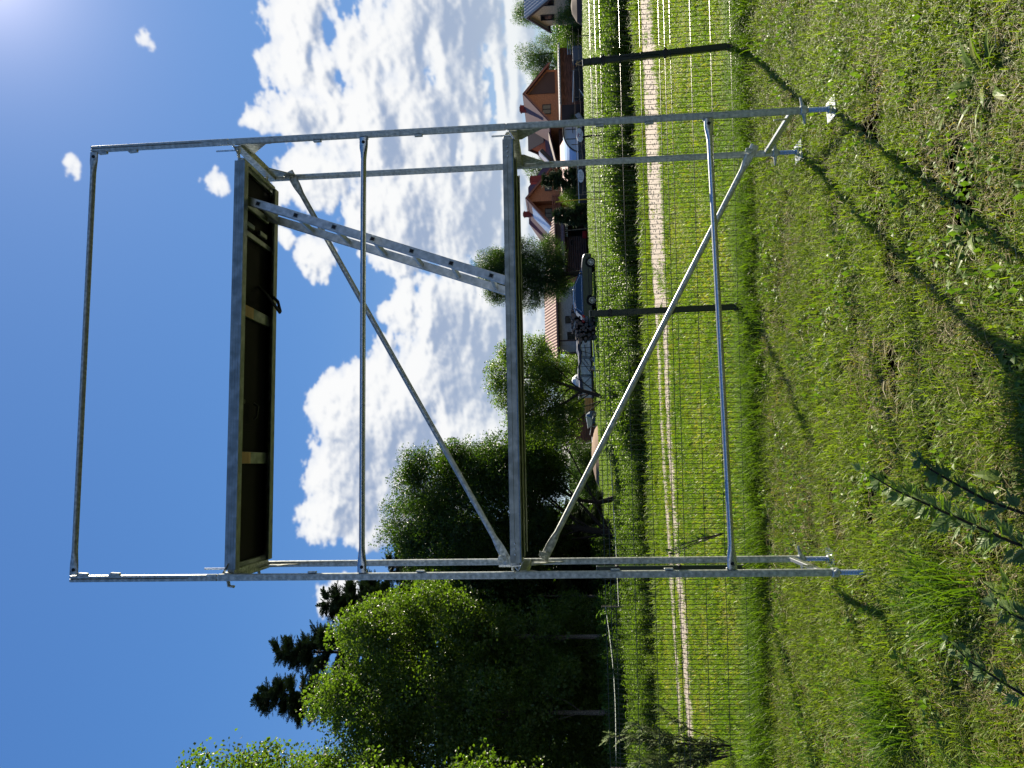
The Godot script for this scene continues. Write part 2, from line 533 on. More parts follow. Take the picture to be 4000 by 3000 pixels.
	mat("red_plastic", Color(0.62, 0.10, 0.10), 0.5)
	mat("blue_plastic", Color(0.24, 0.35, 0.44), 0.45)
	mat("yellow_paint", Color(0.75, 0.62, 0.12), 0.6)
	mat("sign_ink", Color(0.22, 0.20, 0.24), 0.7)
	mat("sign_pink", Color(0.75, 0.30, 0.48), 0.7)
	mat("rope", Color(0.82, 0.84, 0.78), 0.8)
	# car
	var cp := mat("car_paint", Color(0.12, 0.15, 0.22), 0.35, 0.55)
	cp.clearcoat_enabled = true
	cp.clearcoat = 1.0
	cp.clearcoat_roughness = 0.04
	mat("car_trim", Color(0.05, 0.05, 0.055), 0.55)
	var cg := mat("car_glass", Color(0.05, 0.07, 0.10), 0.04)
	cg.metallic_specular = 1.0
	mat("chrome", Color(0.88, 0.89, 0.90), 0.12, 1.0)
	mat("alloy", Color(0.72, 0.73, 0.74), 0.3, 0.8)
	mat("tyre", Color(0.05, 0.05, 0.05), 0.85)
	mat("tail_red", Color(0.75, 0.04, 0.05), 0.15)
	mat("lamp_clear", Color(0.75, 0.77, 0.8), 0.1)

# ---------------------------------------------------------------- ground and track
const NEAR_EDGE := [[12.0, -8.4], [7.8, -8.2], [6.35, -8.11], [3.7, -7.88], [1.78, -7.88], [-0.05, -8.01], [-1.86, -8.15], [-2.97, -7.99], [-4.22, -7.70], [-5.54, -7.40], [-6.74, -7.32], [-9.5, -7.0], [-16.0, -6.2]]
const FAR_EDGE := [[12.0, -10.5], [7.81, -10.24], [4.92, -10.41], [2.61, -10.36], [0.29, -9.95], [-1.79, -9.93], [-3.05, -9.70], [-4.50, -9.55], [-6.03, -9.20], [-7.34, -9.0], [-9.5, -8.7], [-16.0, -7.9]]

func edge_z(tab: Array, x: float) -> float:
	for i in tab.size() - 1:
		if x <= tab[i][0] and x >= tab[i + 1][0]:
			return lerpf(tab[i][1], tab[i + 1][1], (x - tab[i][0]) / (tab[i + 1][0] - tab[i][0]))
	return tab[0][1] if x > tab[0][0] else tab[-1][1]

func on_track(x: float, z: float, m := 0.0) -> bool:
	if x > 12 or x < -16:
		return false
	var a := edge_z(NEAR_EDGE, x)
	var b := edge_z(FAR_EDGE, x)
	if z > a + m or z < b - m:
		return false
	if x < 0.6:      # a grass strip between the wheel tracks
		var c := lerpf(a, b, 0.46)
		var d := lerpf(a, b, 0.66)
		if z < c - m and z > d + m:
			return false
	return true

func bare(x: float, z: float) -> float:     # trodden soil patches on the near grass
	var n := soil.get_noise_2d(x * 1.1, z * 2.2)
	var strip := exp(-pow((z - 0.62 + 0.06 * sin(x * 2.1)) / 0.10, 2.0)) * clampf(1.0 - absf(x + 1.2) / 1.5, 0, 1) * 0.5
	return clampf(n + strip, -1.0, 1.0)

var soil := FastNoiseLite.new()

func build_ground() -> void:
	soil.seed = 31
	soil.frequency = 1.0
	soil.fractal_octaves = 3
	var xs := []
	var zs := []
	var x := -26.0
	while x <= 34.0:
		xs.append(x)
		x += 0.4
	for e in [44.0, 60.0, 90.0, 160.0, 400.0, 1500.0, 3000.0]:
		xs.append(e)
		xs.push_front(-e + 16.0)
	var z := 12.0
	while z > -30.0:
		zs.append(z)
		z -= 0.3 if z > -14.0 else 0.8
	for e in [-36.0, -44.0, -54.0, -66.0, -80.0, -100.0, -140.0, -300.0, -1200.0, -3500.0]:
		zs.append(e)
	for e in [20.0, 60.0, 300.0, 1500.0]:
		zs.push_front(e)
	var nz := FastNoiseLite.new()
	nz.seed = 8
	nz.frequency = 0.22
	var ar := []
	ar.resize(Mesh.ARRAY_MAX)
	var vs := PackedVector3Array()
	var ns := PackedVector3Array()
	var cs := PackedColorArray()
	var ix := PackedInt32Array()
	for zz in zs:
		for xx in xs:
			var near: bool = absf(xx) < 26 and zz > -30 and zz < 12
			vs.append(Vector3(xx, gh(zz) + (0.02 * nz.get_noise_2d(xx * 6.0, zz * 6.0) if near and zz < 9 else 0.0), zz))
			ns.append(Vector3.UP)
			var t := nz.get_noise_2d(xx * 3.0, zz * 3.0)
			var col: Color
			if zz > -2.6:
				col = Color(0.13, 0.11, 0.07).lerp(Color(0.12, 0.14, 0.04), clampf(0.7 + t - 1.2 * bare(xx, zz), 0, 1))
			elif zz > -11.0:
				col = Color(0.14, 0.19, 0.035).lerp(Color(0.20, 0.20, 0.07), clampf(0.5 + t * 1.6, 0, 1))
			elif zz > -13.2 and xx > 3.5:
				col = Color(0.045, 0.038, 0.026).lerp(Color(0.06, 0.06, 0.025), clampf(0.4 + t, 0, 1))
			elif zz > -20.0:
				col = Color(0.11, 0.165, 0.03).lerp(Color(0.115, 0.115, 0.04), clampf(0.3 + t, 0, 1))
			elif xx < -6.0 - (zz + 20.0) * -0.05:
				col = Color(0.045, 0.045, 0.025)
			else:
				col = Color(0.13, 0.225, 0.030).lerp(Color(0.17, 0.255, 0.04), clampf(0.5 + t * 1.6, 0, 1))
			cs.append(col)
	for j in zs.size() - 1:
		for i in xs.size() - 1:
			var a := j * xs.size() + i
			var b := a + xs.size()
			ix.append_array(PackedInt32Array([a, a + 1, b, a + 1, b + 1, b]))
	ar[Mesh.ARRAY_VERTEX] = vs
	ar[Mesh.ARRAY_NORMAL] = ns
	ar[Mesh.ARRAY_COLOR] = cs
	ar[Mesh.ARRAY_INDEX] = ix
	var am := ArrayMesh.new()
	am.add_surface_from_arrays(Mesh.PRIMITIVE_TRIANGLES, ar)
	struct("ground", am, M.soil_ground)
	# gravel: laid in short cells with ragged edges, left out where the middle strip is grown over
	var g := MB.new()
	var st := 0.12
	x = -16.0
	while x < 12.0:
		for lane in 3:
			var f0: float = [0.0, 0.46, 0.66][lane]
			var f1: float = [0.46, 0.66, 1.0][lane]
			if lane == 1 and x < 0.6:
				continue
			var q := []
			for xx in [x, x + st]:
				for f in [f0, f1]:
					var w := 0.16 * nz.get_noise_2d(xx * 8.0, f * 60.0 + 40.0) + 0.09 * nz.get_noise_2d(xx * 38.0, f * 60.0)
					var zz := lerpf(edge_z(NEAR_EDGE, xx), edge_z(FAR_EDGE, xx), f) + (w if not (f > 0.4 and f < 0.7 and x > 5.0) else 0.0)
					q.append(Vector3(xx, gh(zz) + 0.026, zz))
			g.quad(q[0], q[2], q[3], q[1])
		x += st
	struct("gravel_track", g, M.gravel)
	# loose stones on and beside it
	var sm := MB.new()
	sm.lathe([Vector2(0.0, -0.5), Vector2(0.8, -0.3), Vector2(1.0, 0.05), Vector2(0.6, 0.4), Vector2(0, 0.5)], Transform3D(Basis(), Vector3.ZERO), 7)
	var wh := []
	var tn := []
	for i in 2600:
		var sx := rr(-12, 11)
		var sz := lerpf(edge_z(NEAR_EDGE, sx) + 0.15, edge_z(FAR_EDGE, sx) - 0.15, rng.randf())
		if not on_track(sx, sz, 0.1):
			continue
		var s := rr(0.008, 0.03)
		wh.append(Transform3D(spin() * Basis.from_scale(Vector3(s, s * 0.7, s * rr(0.7, 1.2))), Vector3(sx, gh(sz) + 0.03, sz)))
		var v := rr(0.55, 1.1)
		tn.append(Color(v, v, v * 0.97))
	M.stone.vertex_color_use_as_albedo = true
	scatter("gravel_stones", sm.mesh(), M.stone, wh, tn).set_meta("label", "loose pale stones lying along the gravel track")

# ---------------------------------------------------------------- mesh fence
func build_fence() -> void:
	var o := thing("mesh_fence", "dark green welded wire mesh fence with square steel posts behind the scaffold", "fence", Vector3(-0.82, 0, -2.42))
	var dirx := Vector3(2.6, 0, 0.30).normalized()
	var posts := []
	for i in range(-2, 3):
		posts.append(Vector3(-0.82, 0, -2.42) + dirx * 2.605 * i)
	var turn := Basis(Vector3.UP, atan2(-dirx.z, dirx.x))
	var pm := MB.new()
	pm.b(Vector3(0, 0.78, 0), Vector3(0.062, 1.66, 0.042), 0.004)
	var cap := MB.new()
	cap.b(Vector3(0, 1.618, 0), Vector3(0.068, 0.022, 0.048), 0.005)
	var clip := MB.new()
	clip.b(Vector3(0, 0, 0), Vector3(0.078, 0.034, 0.058), 0.004)
	clip.b(Vector3(0.034, 0, 0.03), Vector3(0.018, 0.018, 0.02), 0.003)
	var pmesh := pm.mesh()
	var cmesh := cap.mesh()
	var clmesh := clip.mesh()
	for k in posts.size():
		var p := part("post", pmesh, M.green_coat, o, posts[k] - o.position)
		p.basis = turn * Basis(Vector3.FORWARD, [0.0, 0.0, 0.012, 0.05, 0.0][k] * -1.0)
		part("cap", cmesh, M.green_coat, p)
		for yy in [0.17, 0.80, 1.42]:
			part("clamp", clmesh, M.black_steel, p, Vector3(0, yy, 0))
	# one upright wire, folded away from the camera at three heights, and one level wire
	var ys := [0.05, 0.105, 0.16, 0.75, 0.80, 0.86, 1.445, 1.49, 1.545]
	var up := MB.new()
	var pts := [Vector3(0, 0.03, 0)]
	for i in 3:
		pts.append(Vector3(0, ys[i * 3], 0))
		pts.append(Vector3(0, ys[i * 3 + 1], -0.038))
		pts.append(Vector3(0, ys[i * 3 + 2], 0))
	pts.append(Vector3(0, 1.575, 0))
	up.tube(pts, 0.0030, 5)
	var upm := up.mesh()
	var lv := MB.new()
	lv.tube([Vector3(0.03, 0, 0), Vector3(2.575, 0, 0)], 0.0032, 5)
	var lvm := lv.mesh()
	var levels := [0.05, 0.105, 0.16, 0.355, 0.55, 0.75, 0.80, 0.86, 1.05, 1.25, 1.445, 1.49, 1.545]
	for k in posts.size() - 1:
		var pn := node("panel", o, posts[k] - o.position + turn * Vector3(0, 0, 0.026))
		pn.basis = turn
		for i in 51:
			part("wire", upm, M.wire_coat, pn, Vector3(0.052 + i * 0.05, rr(-0.004, 0.004), 0))
		for j in levels.size():
			part("level_wire", lvm, M.wire_coat, pn, Vector3(0, levels[j], 0.004 if j % 5 % 3 != 1 or levels[j] in [0.355, 0.55, 1.05, 1.25] else -0.034))

# ---------------------------------------------------------------- scaffold
func build_scaffold() -> void:
	var base := Vector3(-1.53, 0, -0.335)
	var o := thing("scaffold_tower", "two-storey galvanised frame scaffold with two decks, a ladder and diagonal braces", "scaffold", base)
	var L := 3.0628
	var W := 0.6713
	var r := 0.0242
	var y0 := 0.25
	var ground := [0.03, -0.01, 0.04, 0.01]      # right front, left front, right back, left back
	# frames: two posts, transom, gussets; lower and upper on each side
	for side in 2:
		var X := -L * side
		var inw := -1.0 if side == 0 else 1.0
		for lev in 2:
			var f := node("frame", o, -base)
			var yb := y0 + 2.0 * lev
			for bk in 2:
				var Z := -W * bk
				var mb := MB.new()
				mb.tube([Vector3(X, yb + 0.004, Z), Vector3(X, yb + 1.0, Z), Vector3(X, yb + 1.994, Z)], r, 20)
				part("post", mb, M.galvanised, f)
				if lev == 0 or bk == 0:
					var pin := MB.new()
					pin.tube([Vector3(X, yb + 1.97, Z), Vector3(X, yb + 2.2, Z)], 0.019, 14)
					part("spigot", pin, M.galvanised, f)
			# transom: an open-topped trough the decks hook into
			var tr := MB.new()
			var ty := yb + 1.955
			for s in [-1.0, 1.0]:
				tr.b(Vector3(X + s * 0.024, ty, -W * 0.5), Vector3(0.004, 0.062, W - 0.04), 0.0015)
			tr.b(Vector3(X, ty - 0.029, -W * 0.5), Vector3(0.05, 0.004, W - 0.04), 0.0015)
			part("transom", tr, M.galvanised, f)
			# slotted gusset plates in both top corners
			for bk in 2:
				var gz := 0.0 if bk == 0 else -W
				var dz := -1.0 if bk == 0 else 1.0
				var gp := MB.new()
				for poly in [[[0.02, 0.0], [0.20, 0.0], [0.20, -0.022], [0.02, -0.022]], [[0.02, -0.022], [0.036, -0.022], [0.036, -0.15], [0.02, -0.15]],
						[[0.052, -0.022], [0.20, -0.022], [0.17, -0.05], [0.075, -0.15], [0.052, -0.175]], [[0.036, -0.105], [0.052, -0.105], [0.052, -0.21], [0.036, -0.23]],
						[[0.02, -0.15], [0.036, -0.15], [0.036, -0.23], [0.02, -0.25]]]:
					var pp := PackedVector2Array()
					for q in poly:
						pp.append(Vector2(q[0] * dz, q[1]))
					gp.prism(pp, Transform3D(Basis(Vector3.UP, -PI / 2), Vector3(X, ty - 0.03, gz)), 0.008)
				part("gusset", gp, M.galvanised, f)
			# the lift-off pin that stands on the transom, and the flat locking arm
			var lp := MB.new()
			lp.tube([Vector3(X + inw * 0.055, ty + 0.01, -0.02), Vector3(X + inw * 0.055, ty + 0.15, -0.02)], 0.0065, 8)
			lp.box(Transform3D(Basis(Vector3.FORWARD, 0.5 * inw), Vector3(X + inw * 0.045, ty + 0.012, -0.03)), Vector3(0.10, 0.006, 0.035), 0.002)
			part("locking_pin", lp, M.bright_zinc, f)
			if lev == 0:
				var fl := MB.new()
				fl.b(Vector3(X, yb + 0.045, -W * 0.5), Vector3(0.028, 0.042, W - 0.04), 0.004)
				part("foot_bar", fl, M.bright_zinc, f)
				var hp := MB.new()
				hp.tube([Vector3(X + inw * 0.03, yb + 0.075, -0.05), Vector3(X + inw * 0.034, yb + 0.16, -0.05)], 0.008, 8)
				part("hook_pin", hp, M.bright_zinc, f)
			# wedge housings for rails on the front post
			for wy in [0.62, 1.01, 1.35]:
				var wb := MB.new()
				wb.b(Vector3(X + inw * 0.031, yb + wy, 0.004), Vector3(0.012, 0.058, 0.026), 0.003)
				part("wedge_housing", wb, M.galvanised, f)
	# guard-rail posts above the top deck
	for side in 2:
		var X := -L * side
		var inw := -1.0 if side == 0 else 1.0
		var gpst := node("guard_post", o, -base)
		var mb := MB.new()
		for s in [-1.0, 1.0]:
			mb.tube([Vector3(X + s * 0.011, 4.255, 0.002), Vector3(X + s * 0.011, 5.285, 0.002)], [Vector2(0.021, 0.0125), Vector2(0.021, 0.0125)], 14, true, Vector3(0, 0, 1))
		mb.b(Vector3(X, 4.77, -0.008), Vector3(0.03, 1.026, 0.012))
		part("channel", mb, M.galvanised, gpst)
		for wy in [5.21, 4.98]:
			var wb := MB.new()
			wb.prism(PackedVector2Array([Vector2(0.018, 0.04), Vector2(0.040, 0.02), Vector2(0.036, -0.04), Vector2(0.018, -0.04)]) if inw > 0 else PackedVector2Array([Vector2(-0.018, 0.04), Vector2(-0.040, 0.02), Vector2(-0.036, -0.04), Vector2(-0.018, -0.04)]), Transform3D(Basis(), Vector3(X, wy, 0.0)), 0.024)
			part("wedge", wb, M.galvanised, gpst)
	# level rails with flattened ends
	for ry in [[5.262, "top_rail"], [3.262, "guard_rail"], [0.862, "foot_rail"]]:
		var y: float = ry[0]
		var zf := 0.0
		var mb := MB.new()
		var rr2 := 0.0195
		var px := [-0.026, -0.075, -0.10, -0.145, -0.19, -L * 0.5, -L + 0.19, -L + 0.145, -L + 0.10, -L + 0.075, -L + 0.026]
		var fl := Vector2(0.031, 0.007)
		var rd := [fl, fl, Vector2(0.030, 0.010), Vector2(0.024, 0.016), Vector2(rr2, rr2), Vector2(rr2, rr2), Vector2(rr2, rr2), Vector2(0.024, 0.016), Vector2(0.030, 0.010), fl, fl]
		var pts := []
		for q in px:
			pts.append(Vector3(q, y + 0.006 * sin(PI * q / L) * 0.0, zf + 0.012))
		mb.tube(pts, rd, 18, true, Vector3.UP)
		var rail := part(ry[1], mb, M.bright_zinc if y < 5 else M.galvanised, o, -base)
		for ex in [-0.062, -L + 0.062]:
			var hb := MB.new()
			hb.lathe([Vector2(0.0, 0.001), Vector2(0.008, 0.001), Vector2(0.011, 0.003), Vector2(0.012, 0.0)], Transform3D(Basis(Vector3.RIGHT, PI / 2), Vector3(ex, y, zf + 0.020)), 12)
			part("pin_hole", hb, M.hole_black, rail)
	# diagonals in the back plane
	for dg in [[Vector3(0.055, 0.385, -W + 0.035), Vector3(-L + 0.02, 2.085, -W + 0.035)], [Vector3(0.035, 4.06, -W + 0.035), Vector3(-L - 0.01, 2.34, -W + 0.035)]]:
		var a: Vector3 = dg[0]
		var b: Vector3 = dg[1]
		var d := (b - a).normalized()
		var n := Vector3(-d.y, d.x, 0)
		var len := a.distance_to(b)
		var mb := MB.new()
		var pts := []
		var rd := []
		for q in [0.0, 0.13, 0.17, 0.22, len * 0.5, len - 0.22, len - 0.17, len - 0.13, len]:
			pts.append(a + d * q)
			var e: float = minf(q, len - q)
			rd.append(Vector2(0.032, 0.008) if e < 0.14 else (Vector2(0.028, 0.014) if e < 0.2 else Vector2(0.0212, 0.0212)))
		mb.tube(pts, rd, 18, true, n)
		var br := part("diagonal_brace", mb, M.galvanised, o, -base)
		for q in [0.05, len - 0.05]:
			var hb := MB.new()
			hb.lathe([Vector2(0, 0.016), Vector2(0.010, 0.016), Vector2(0.014, 0.012), Vector2(0.016, 0.0)], Transform3D(Basis(Vector3.RIGHT, PI / 2), a + d * q + Vector3(0, 0, 0.005)), 12)
			hb.box(Transform3D(Basis(Vector3.FORWARD, 0.3), a + d * q + Vector3(-0.005, 0.03, 0.02)), Vector3(0.035, 0.05, 0.012), 0.003)
			part("bolt", hb, M.galvanised, br)
	# screw feet
	for k in 4:
		var X := -L * (k % 2)
		var Z := -W * (k / 2)
		var gy: float = ground[k]
		var ft := node("screw_foot", o, -base)
		var prof := [Vector2(0, gy + 0.006)]
		var y := gy + 0.006
		while y < y0 + 0.01:
			prof.append(Vector2(0.0185, y))
			prof.append(Vector2(0.0155, y + 0.005))
			y += 0.0095
		prof.append(Vector2(0, y))
		var sp := MB.new()
		sp.lathe(prof, Transform3D(Basis(), Vector3(X, 0, Z)), 14)
		part("spindle", sp, M.bright_zinc, ft)
		var pl := MB.new()
		pl.box(Transform3D(Basis(Vector3(1, 0, 0.4).normalized(), 0.04), Vector3(X, gy + 0.012, Z)), Vector3(0.15, 0.007, 0.15), 0.003)
		pl.lathe([Vector2(0.03, gy + 0.014), Vector2(0.027, gy + 0.03), Vector2(0.018, gy + 0.04)], Transform3D(Basis(), Vector3(X, 0, Z)), 14)
		part("base_plate", pl, M.bright_zinc, ft)
		var nut := MB.new()
		nut.lathe([Vector2(0.0, y0 - 0.045), Vector2(0.027, y0 - 0.045), Vector2(0.030, y0 - 0.035), Vector2(0.030, y0 - 0.008), Vector2(0.026, y0), Vector2(0.0, y0)], Transform3D(Basis(), Vector3(X, 0, Z)), 16)
		var ang: float = [0.05, 1.25, 0.5, 0.0][k]
		for s in [-1.0, 1.0]:
			var dr := Vector3(cos(ang) * s, 0.12 * s if k != 1 else 0.1, sin(ang) * s)
			nut.tube([Vector3(X, y0 - 0.024, Z) + dr * 0.024, Vector3(X, y0 - 0.022, Z) + dr * 0.06, Vector3(X, y0 - 0.02, Z) + dr * 0.092], [Vector2(0.016, 0.012), Vector2(0.011, 0.008), Vector2(0.009, 0.006)], 10)
		part("wing_nut", nut, M.galvanised, ft)
	# lower level: two steel planks side by side
	for k in 2:
		var zc := -0.168 - 0.336 * k
		var pk := node("steel_plank", o, -base)
		var mb := MB.new()
		var x1 := -0.085 - 0.0 * k
		var x2 := -L + 0.075
		var xc := (x1 + x2) * 0.5
		var ln := absf(x2 - x1)
		mb.b(Vector3(xc, 2.277, zc), Vector3(ln, 0.004, 0.316), 0.001)
		for s in [-1.0, 1.0]:
			var zz: float = zc + s * 0.157
			mb.b(Vector3(xc, 2.262, zz), Vector3(ln, 0.030, 0.004), 0.0015)
			mb.b(Vector3(xc, 2.229, zz - s * 0.004), Vector3(ln, 0.038, 0.004), 0.0015)
			mb.tube([Vector3(x1, 2.207, zz - s * 0.002), Vector3(x2, 2.207, zz - s * 0.002)], 0.007, 8)
			mb.b(Vector3(xc, 2.205, zz - s * 0.018), Vector3(ln - 0.08 * k, 0.004, 0.026), 0.0015)
			mb.b(Vector3(xc, 2.213, zz - s * 0.031), Vector3(ln - 0.12, 0.016, 0.004), 0.0015)
		for q in 2:
			mb.b(Vector3(xc, 2.271, zc - 0.05 + q * 0.1), Vector3(ln - 0.1, 0.010, 0.018), 0.002)
		part("plank", mb, M.aluminium, pk)
		for e in [x1, x2]:
			var cl := MB.new()
			var s2 := 1.0 if e == x1 else -1.0
			cl.b(Vector3(e + s2 * 0.012, 2.245, zc), Vector3(0.03, 0.055, 0.29), 0.003)
			for hz in [-0.09, 0.09]:
				cl.tube([Vector3(e, 2.262, zc + hz), Vector3(e + s2 * 0.05, 2.268, zc + hz), Vector3(e + s2 * 0.075, 2.250, zc + hz), Vector3(e + s2 * 0.078, 2.215, zc + hz)], Vector2(0.010, 0.016), 8)
			part("end_hook", cl, M.galvanised, pk)
			for rv in 3:
				var rb := MB.new()
				rb.lathe([Vector2(0.0065, 0.0), Vector2(0.0055, 0.003), Vector2(0, 0.004)], Transform3D(Basis(Vector3.RIGHT, PI / 2), Vector3(e - s2 * (0.055 + 0.035 * rv), 2.245, zc + 0.159)), 10)
				if k == 0:
					part("rivet", rb, M.bright_zinc, pk)
	# upper level: framed plywood deck with hatch
	var dk := node("hatch_deck", o, -base)
	var dx1 := -0.125
	var dx2 := -L + 0.045
	var dxc := (dx1 + dx2) * 0.5
	var dln := absf(dx2 - dx1)
	for s in [0.0, 1.0]:
		var zf: float = -0.032 - s * 0.607
		var e := 1.0 if s == 0.0 else -1.0
		var sr := MB.new()
		sr.b(Vector3(dxc, 4.184, zf), Vector3(dln, 0.078, 0.004), 0.0015)
		sr.b(Vector3(dxc, 4.221, zf - e * 0.012), Vector3(dln, 0.004, 0.026), 0.0015)
		sr.b(Vector3(dxc, 4.147, zf - e * 0.030), Vector3(dln, 0.004, 0.062), 0.0015)
		sr.b(Vector3(dxc, 4.158, zf - e * 0.060), Vector3(dln, 0.022, 0.004), 0.0015)
		for q in 3:
			sr.b(Vector3(dxc, 4.165 + q * 0.019, zf + e * 0.0025), Vector3(dln, 0.003, 0.002))
		part("side_rail", sr, M.aluminium, dk)
	# plywood in panels, leaving the two hand holes open
	for seg in [[dx1, -0.60], [-0.60, -0.68], [-0.68, -1.10], [-1.10, -2.02], [-2.02, -2.06], [-2.06, dx2]]:
		var mid := (float(seg[0]) + float(seg[1])) * 0.5
		var wd := absf(float(seg[0]) - float(seg[1]))
		var pb := MB.new()
		if wd < 0.09:
			pb.b(Vector3(mid, 4.214, -0.085), Vector3(wd, 0.010, 0.075))
			pb.b(Vector3(mid, 4.214, -0.40), Vector3(wd, 0.010, 0.51))
		else:
			pb.b(Vector3(mid, 4.214, -0.335), Vector3(wd - 0.001, 0.010, 0.60), 0.001)
		part("plywood", pb, M.film_plywood, dk)
	for bx in [-0.135, -0.62, -1.20, -2.26, dx2 + 0.012]:
		var bt := MB.new()
		var wide := 0.085 if bx < -1.0 and bx > -2.5 else 0.04
		bt.b(Vector3(bx, 4.194, -0.335), Vector3(wide, 0.028, 0.56), 0.003)
		part("cross_bar", bt, M.aluminium, dk)
		if wide > 0.05:
			var lab := MB.new()
			lab.b(Vector3(bx, 4.179, -0.19), Vector3(wide - 0.004, 0.004, 0.22))
			part("wood_batten", lab, M.bare_wood, dk)
	for hk in [dx1, dx2]:
		var s2 := 1.0 if hk == dx1 else -1.0
		var hb := MB.new()
		for hz in [-0.09, -0.58]:
			hb.tube([Vector3(hk - s2 * 0.02, 4.20, hz), Vector3(hk + s2 * 0.07, 4.225, hz), Vector3(hk + s2 * 0.115, 4.215, hz), Vector3(hk + s2 * 0.12, 4.18, hz)], Vector2(0.010, 0.018), 8)
		hb.b(Vector3(hk + s2 * 0.015, 4.188, -0.335), Vector3(0.03, 0.05, 0.56), 0.003)
		part("end_hook", hb, M.galvanised, dk)
	var lt := MB.new()
	lt.b(Vector3(-1.90, 4.196, -0.17), Vector3(0.13, 0.022, 0.03), 0.004)
	lt.b(Vector3(-1.86, 4.190, -0.17), Vector3(0.03, 0.02, 0.07), 0.004)
	lt.tube([Vector3(-1.86, 4.19, -0.36), Vector3(-1.88, 4.165, -0.38), Vector3(-1.96, 4.17, -0.37), Vector3(-1.98, 4.19, -0.36)], 0.009, 8)
	part("latch", lt, M.black_steel, dk)
	var hose := MB.new()
	hose.tube([Vector3(-0.96, 4.20, -0.42), Vector3(-1.02, 4.14, -0.43), Vector3(-1.10, 4.085, -0.46), Vector3(-1.15, 4.06, -0.50), Vector3(-1.13, 4.075, -0.545), Vector3(-1.05, 4.10, -0.555), Vector3(-1.01, 4.14, -0.56)], 0.012, 10)
	part("rubber_strap", hose, M.rubber, dk)
	# ladder: two box stiles and seven rungs
	var ld := node("ladder", o, -base)
	var la := Vector3(-0.375, 4.205, 0)
	var lb := Vector3(-1.060, 2.283, 0)
	var ldir := (lb - la).normalized()
	var lbas := Basis(Vector3(-ldir.y, ldir.x, 0), -ldir, Vector3(0, 0, 1))
	if lbas.determinant() < 0:
		lbas = Basis(Vector3(ldir.y, -ldir.x, 0), -ldir, Vector3(0, 0, 1))
	for zz in [-0.150, -0.500]:
		var st := MB.new()
		st.box(Transform3D(lbas, (la + lb) * 0.5 + Vector3(0, 0, zz)), Vector3(0.062, la.distance_to(lb), 0.026), 0.004)
		part("stile", st, M.ladder_alloy, ld)
	for i in 7:
		var yy: float = 4.089 - 0.2838 * i
		var xx: float = lerpf(la.x, lb.x, (4.205 - yy) / (4.205 - 2.283))
		var rg := MB.new()
		rg.box(Transform3D(lbas, Vector3(xx, yy, -0.325)), Vector3(0.030, 0.030, 0.33), 0.003)
		var rung := part("rung", rg, M.ladder_alloy, ld)
		var en := MB.new()
		en.box(Transform3D(lbas, Vector3(xx, yy, -0.1362)), Vector3(0.036, 0.038, 0.003), 0.001)
		part("rung_collar", en, M.aluminium, rung)
		var ho := MB.new()
		ho.box(Transform3D(lbas, Vector3(xx, yy, -0.1345)), Vector3(0.025, 0.027, 0.0025))
		part("rung_end", ho, M.hole_black, rung)
	var hg := MB.new()
	hg.b(Vector3(-0.41, 4.185, -0.325), Vector3(0.05, 0.03, 0.40), 0.004)
	hg.b(Vector3(-0.55, 4.187, -0.22), Vector3(0.035, 0.03, 0.12), 0.004)
	hg.b(Vector3(-0.55, 4.187, -0.44), Vector3(0.035, 0.03, 0.12), 0.004)
	part("hinge_bar", hg, M.aluminium, ld)

# ---------------------------------------------------------------- houses
func slab(mb: MB, a: Vector3, b: Vector3, c: Vector3, d: Vector3, t: float) -> void:
	var dn := Vector3(0, -t, 0)
	mb.quad(a, b, c, d)
	mb.quad(d + dn, c + dn, b + dn, a + dn)
	mb.quad(a, a + dn, b + dn, b)
	mb.quad(b, b + dn, c + dn, c)
	mb.quad(c, c + dn, d + dn, d)
	mb.quad(d, d + dn, a + dn, a)

# a window whose outside faces along basis z; panes sit inside a frame with bars
func window(parent: Node3D, at: Vector3, w: float, h: float, bas := Basis(), cols := 2, rows := 1, fm: Material = null) -> void:
	var f := MB.new()
	var e := 0.07
	var t := Transform3D(bas, Vector3.ZERO)
	for s in [-1.0, 1.0]:
		f.box(t * Transform3D(Basis(), Vector3(s * (w * 0.5 - e * 0.5), 0, 0.03)), Vector3(e, h, 0.10), 0.01)
		f.box(t * Transform3D(Basis(), Vector3(0, s * (h * 0.5 - e * 0.5), 0.03)), Vector3(w - 2 * e, e, 0.10), 0.01)
	for i in range(1, cols):
		f.box(t * Transform3D(Basis(), Vector3(-w * 0.5 + w * i / cols, 0, 0.03)), Vector3(0.06, h - 2 * e, 0.08))
	for i in range(1, rows):
		f.box(t * Transform3D(Basis(), Vector3(0, -h * 0.5 + h * i / rows, 0.031)), Vector3(w - 2 * e, 0.06, 0.08))
	var wn := part("window", f, fm if fm else M.window_frame, parent, at)
	for i in cols:
		var p := MB.new()
		p.box(t * Transform3D(Basis(), Vector3(-w * 0.5 + w * (i + 0.5) / cols, 0, 0.015)), Vector3(w / cols - 0.07, h - 0.1, 0.012))
		part("pane", p, M.window_glass, wn)

var tile_mesh := {}
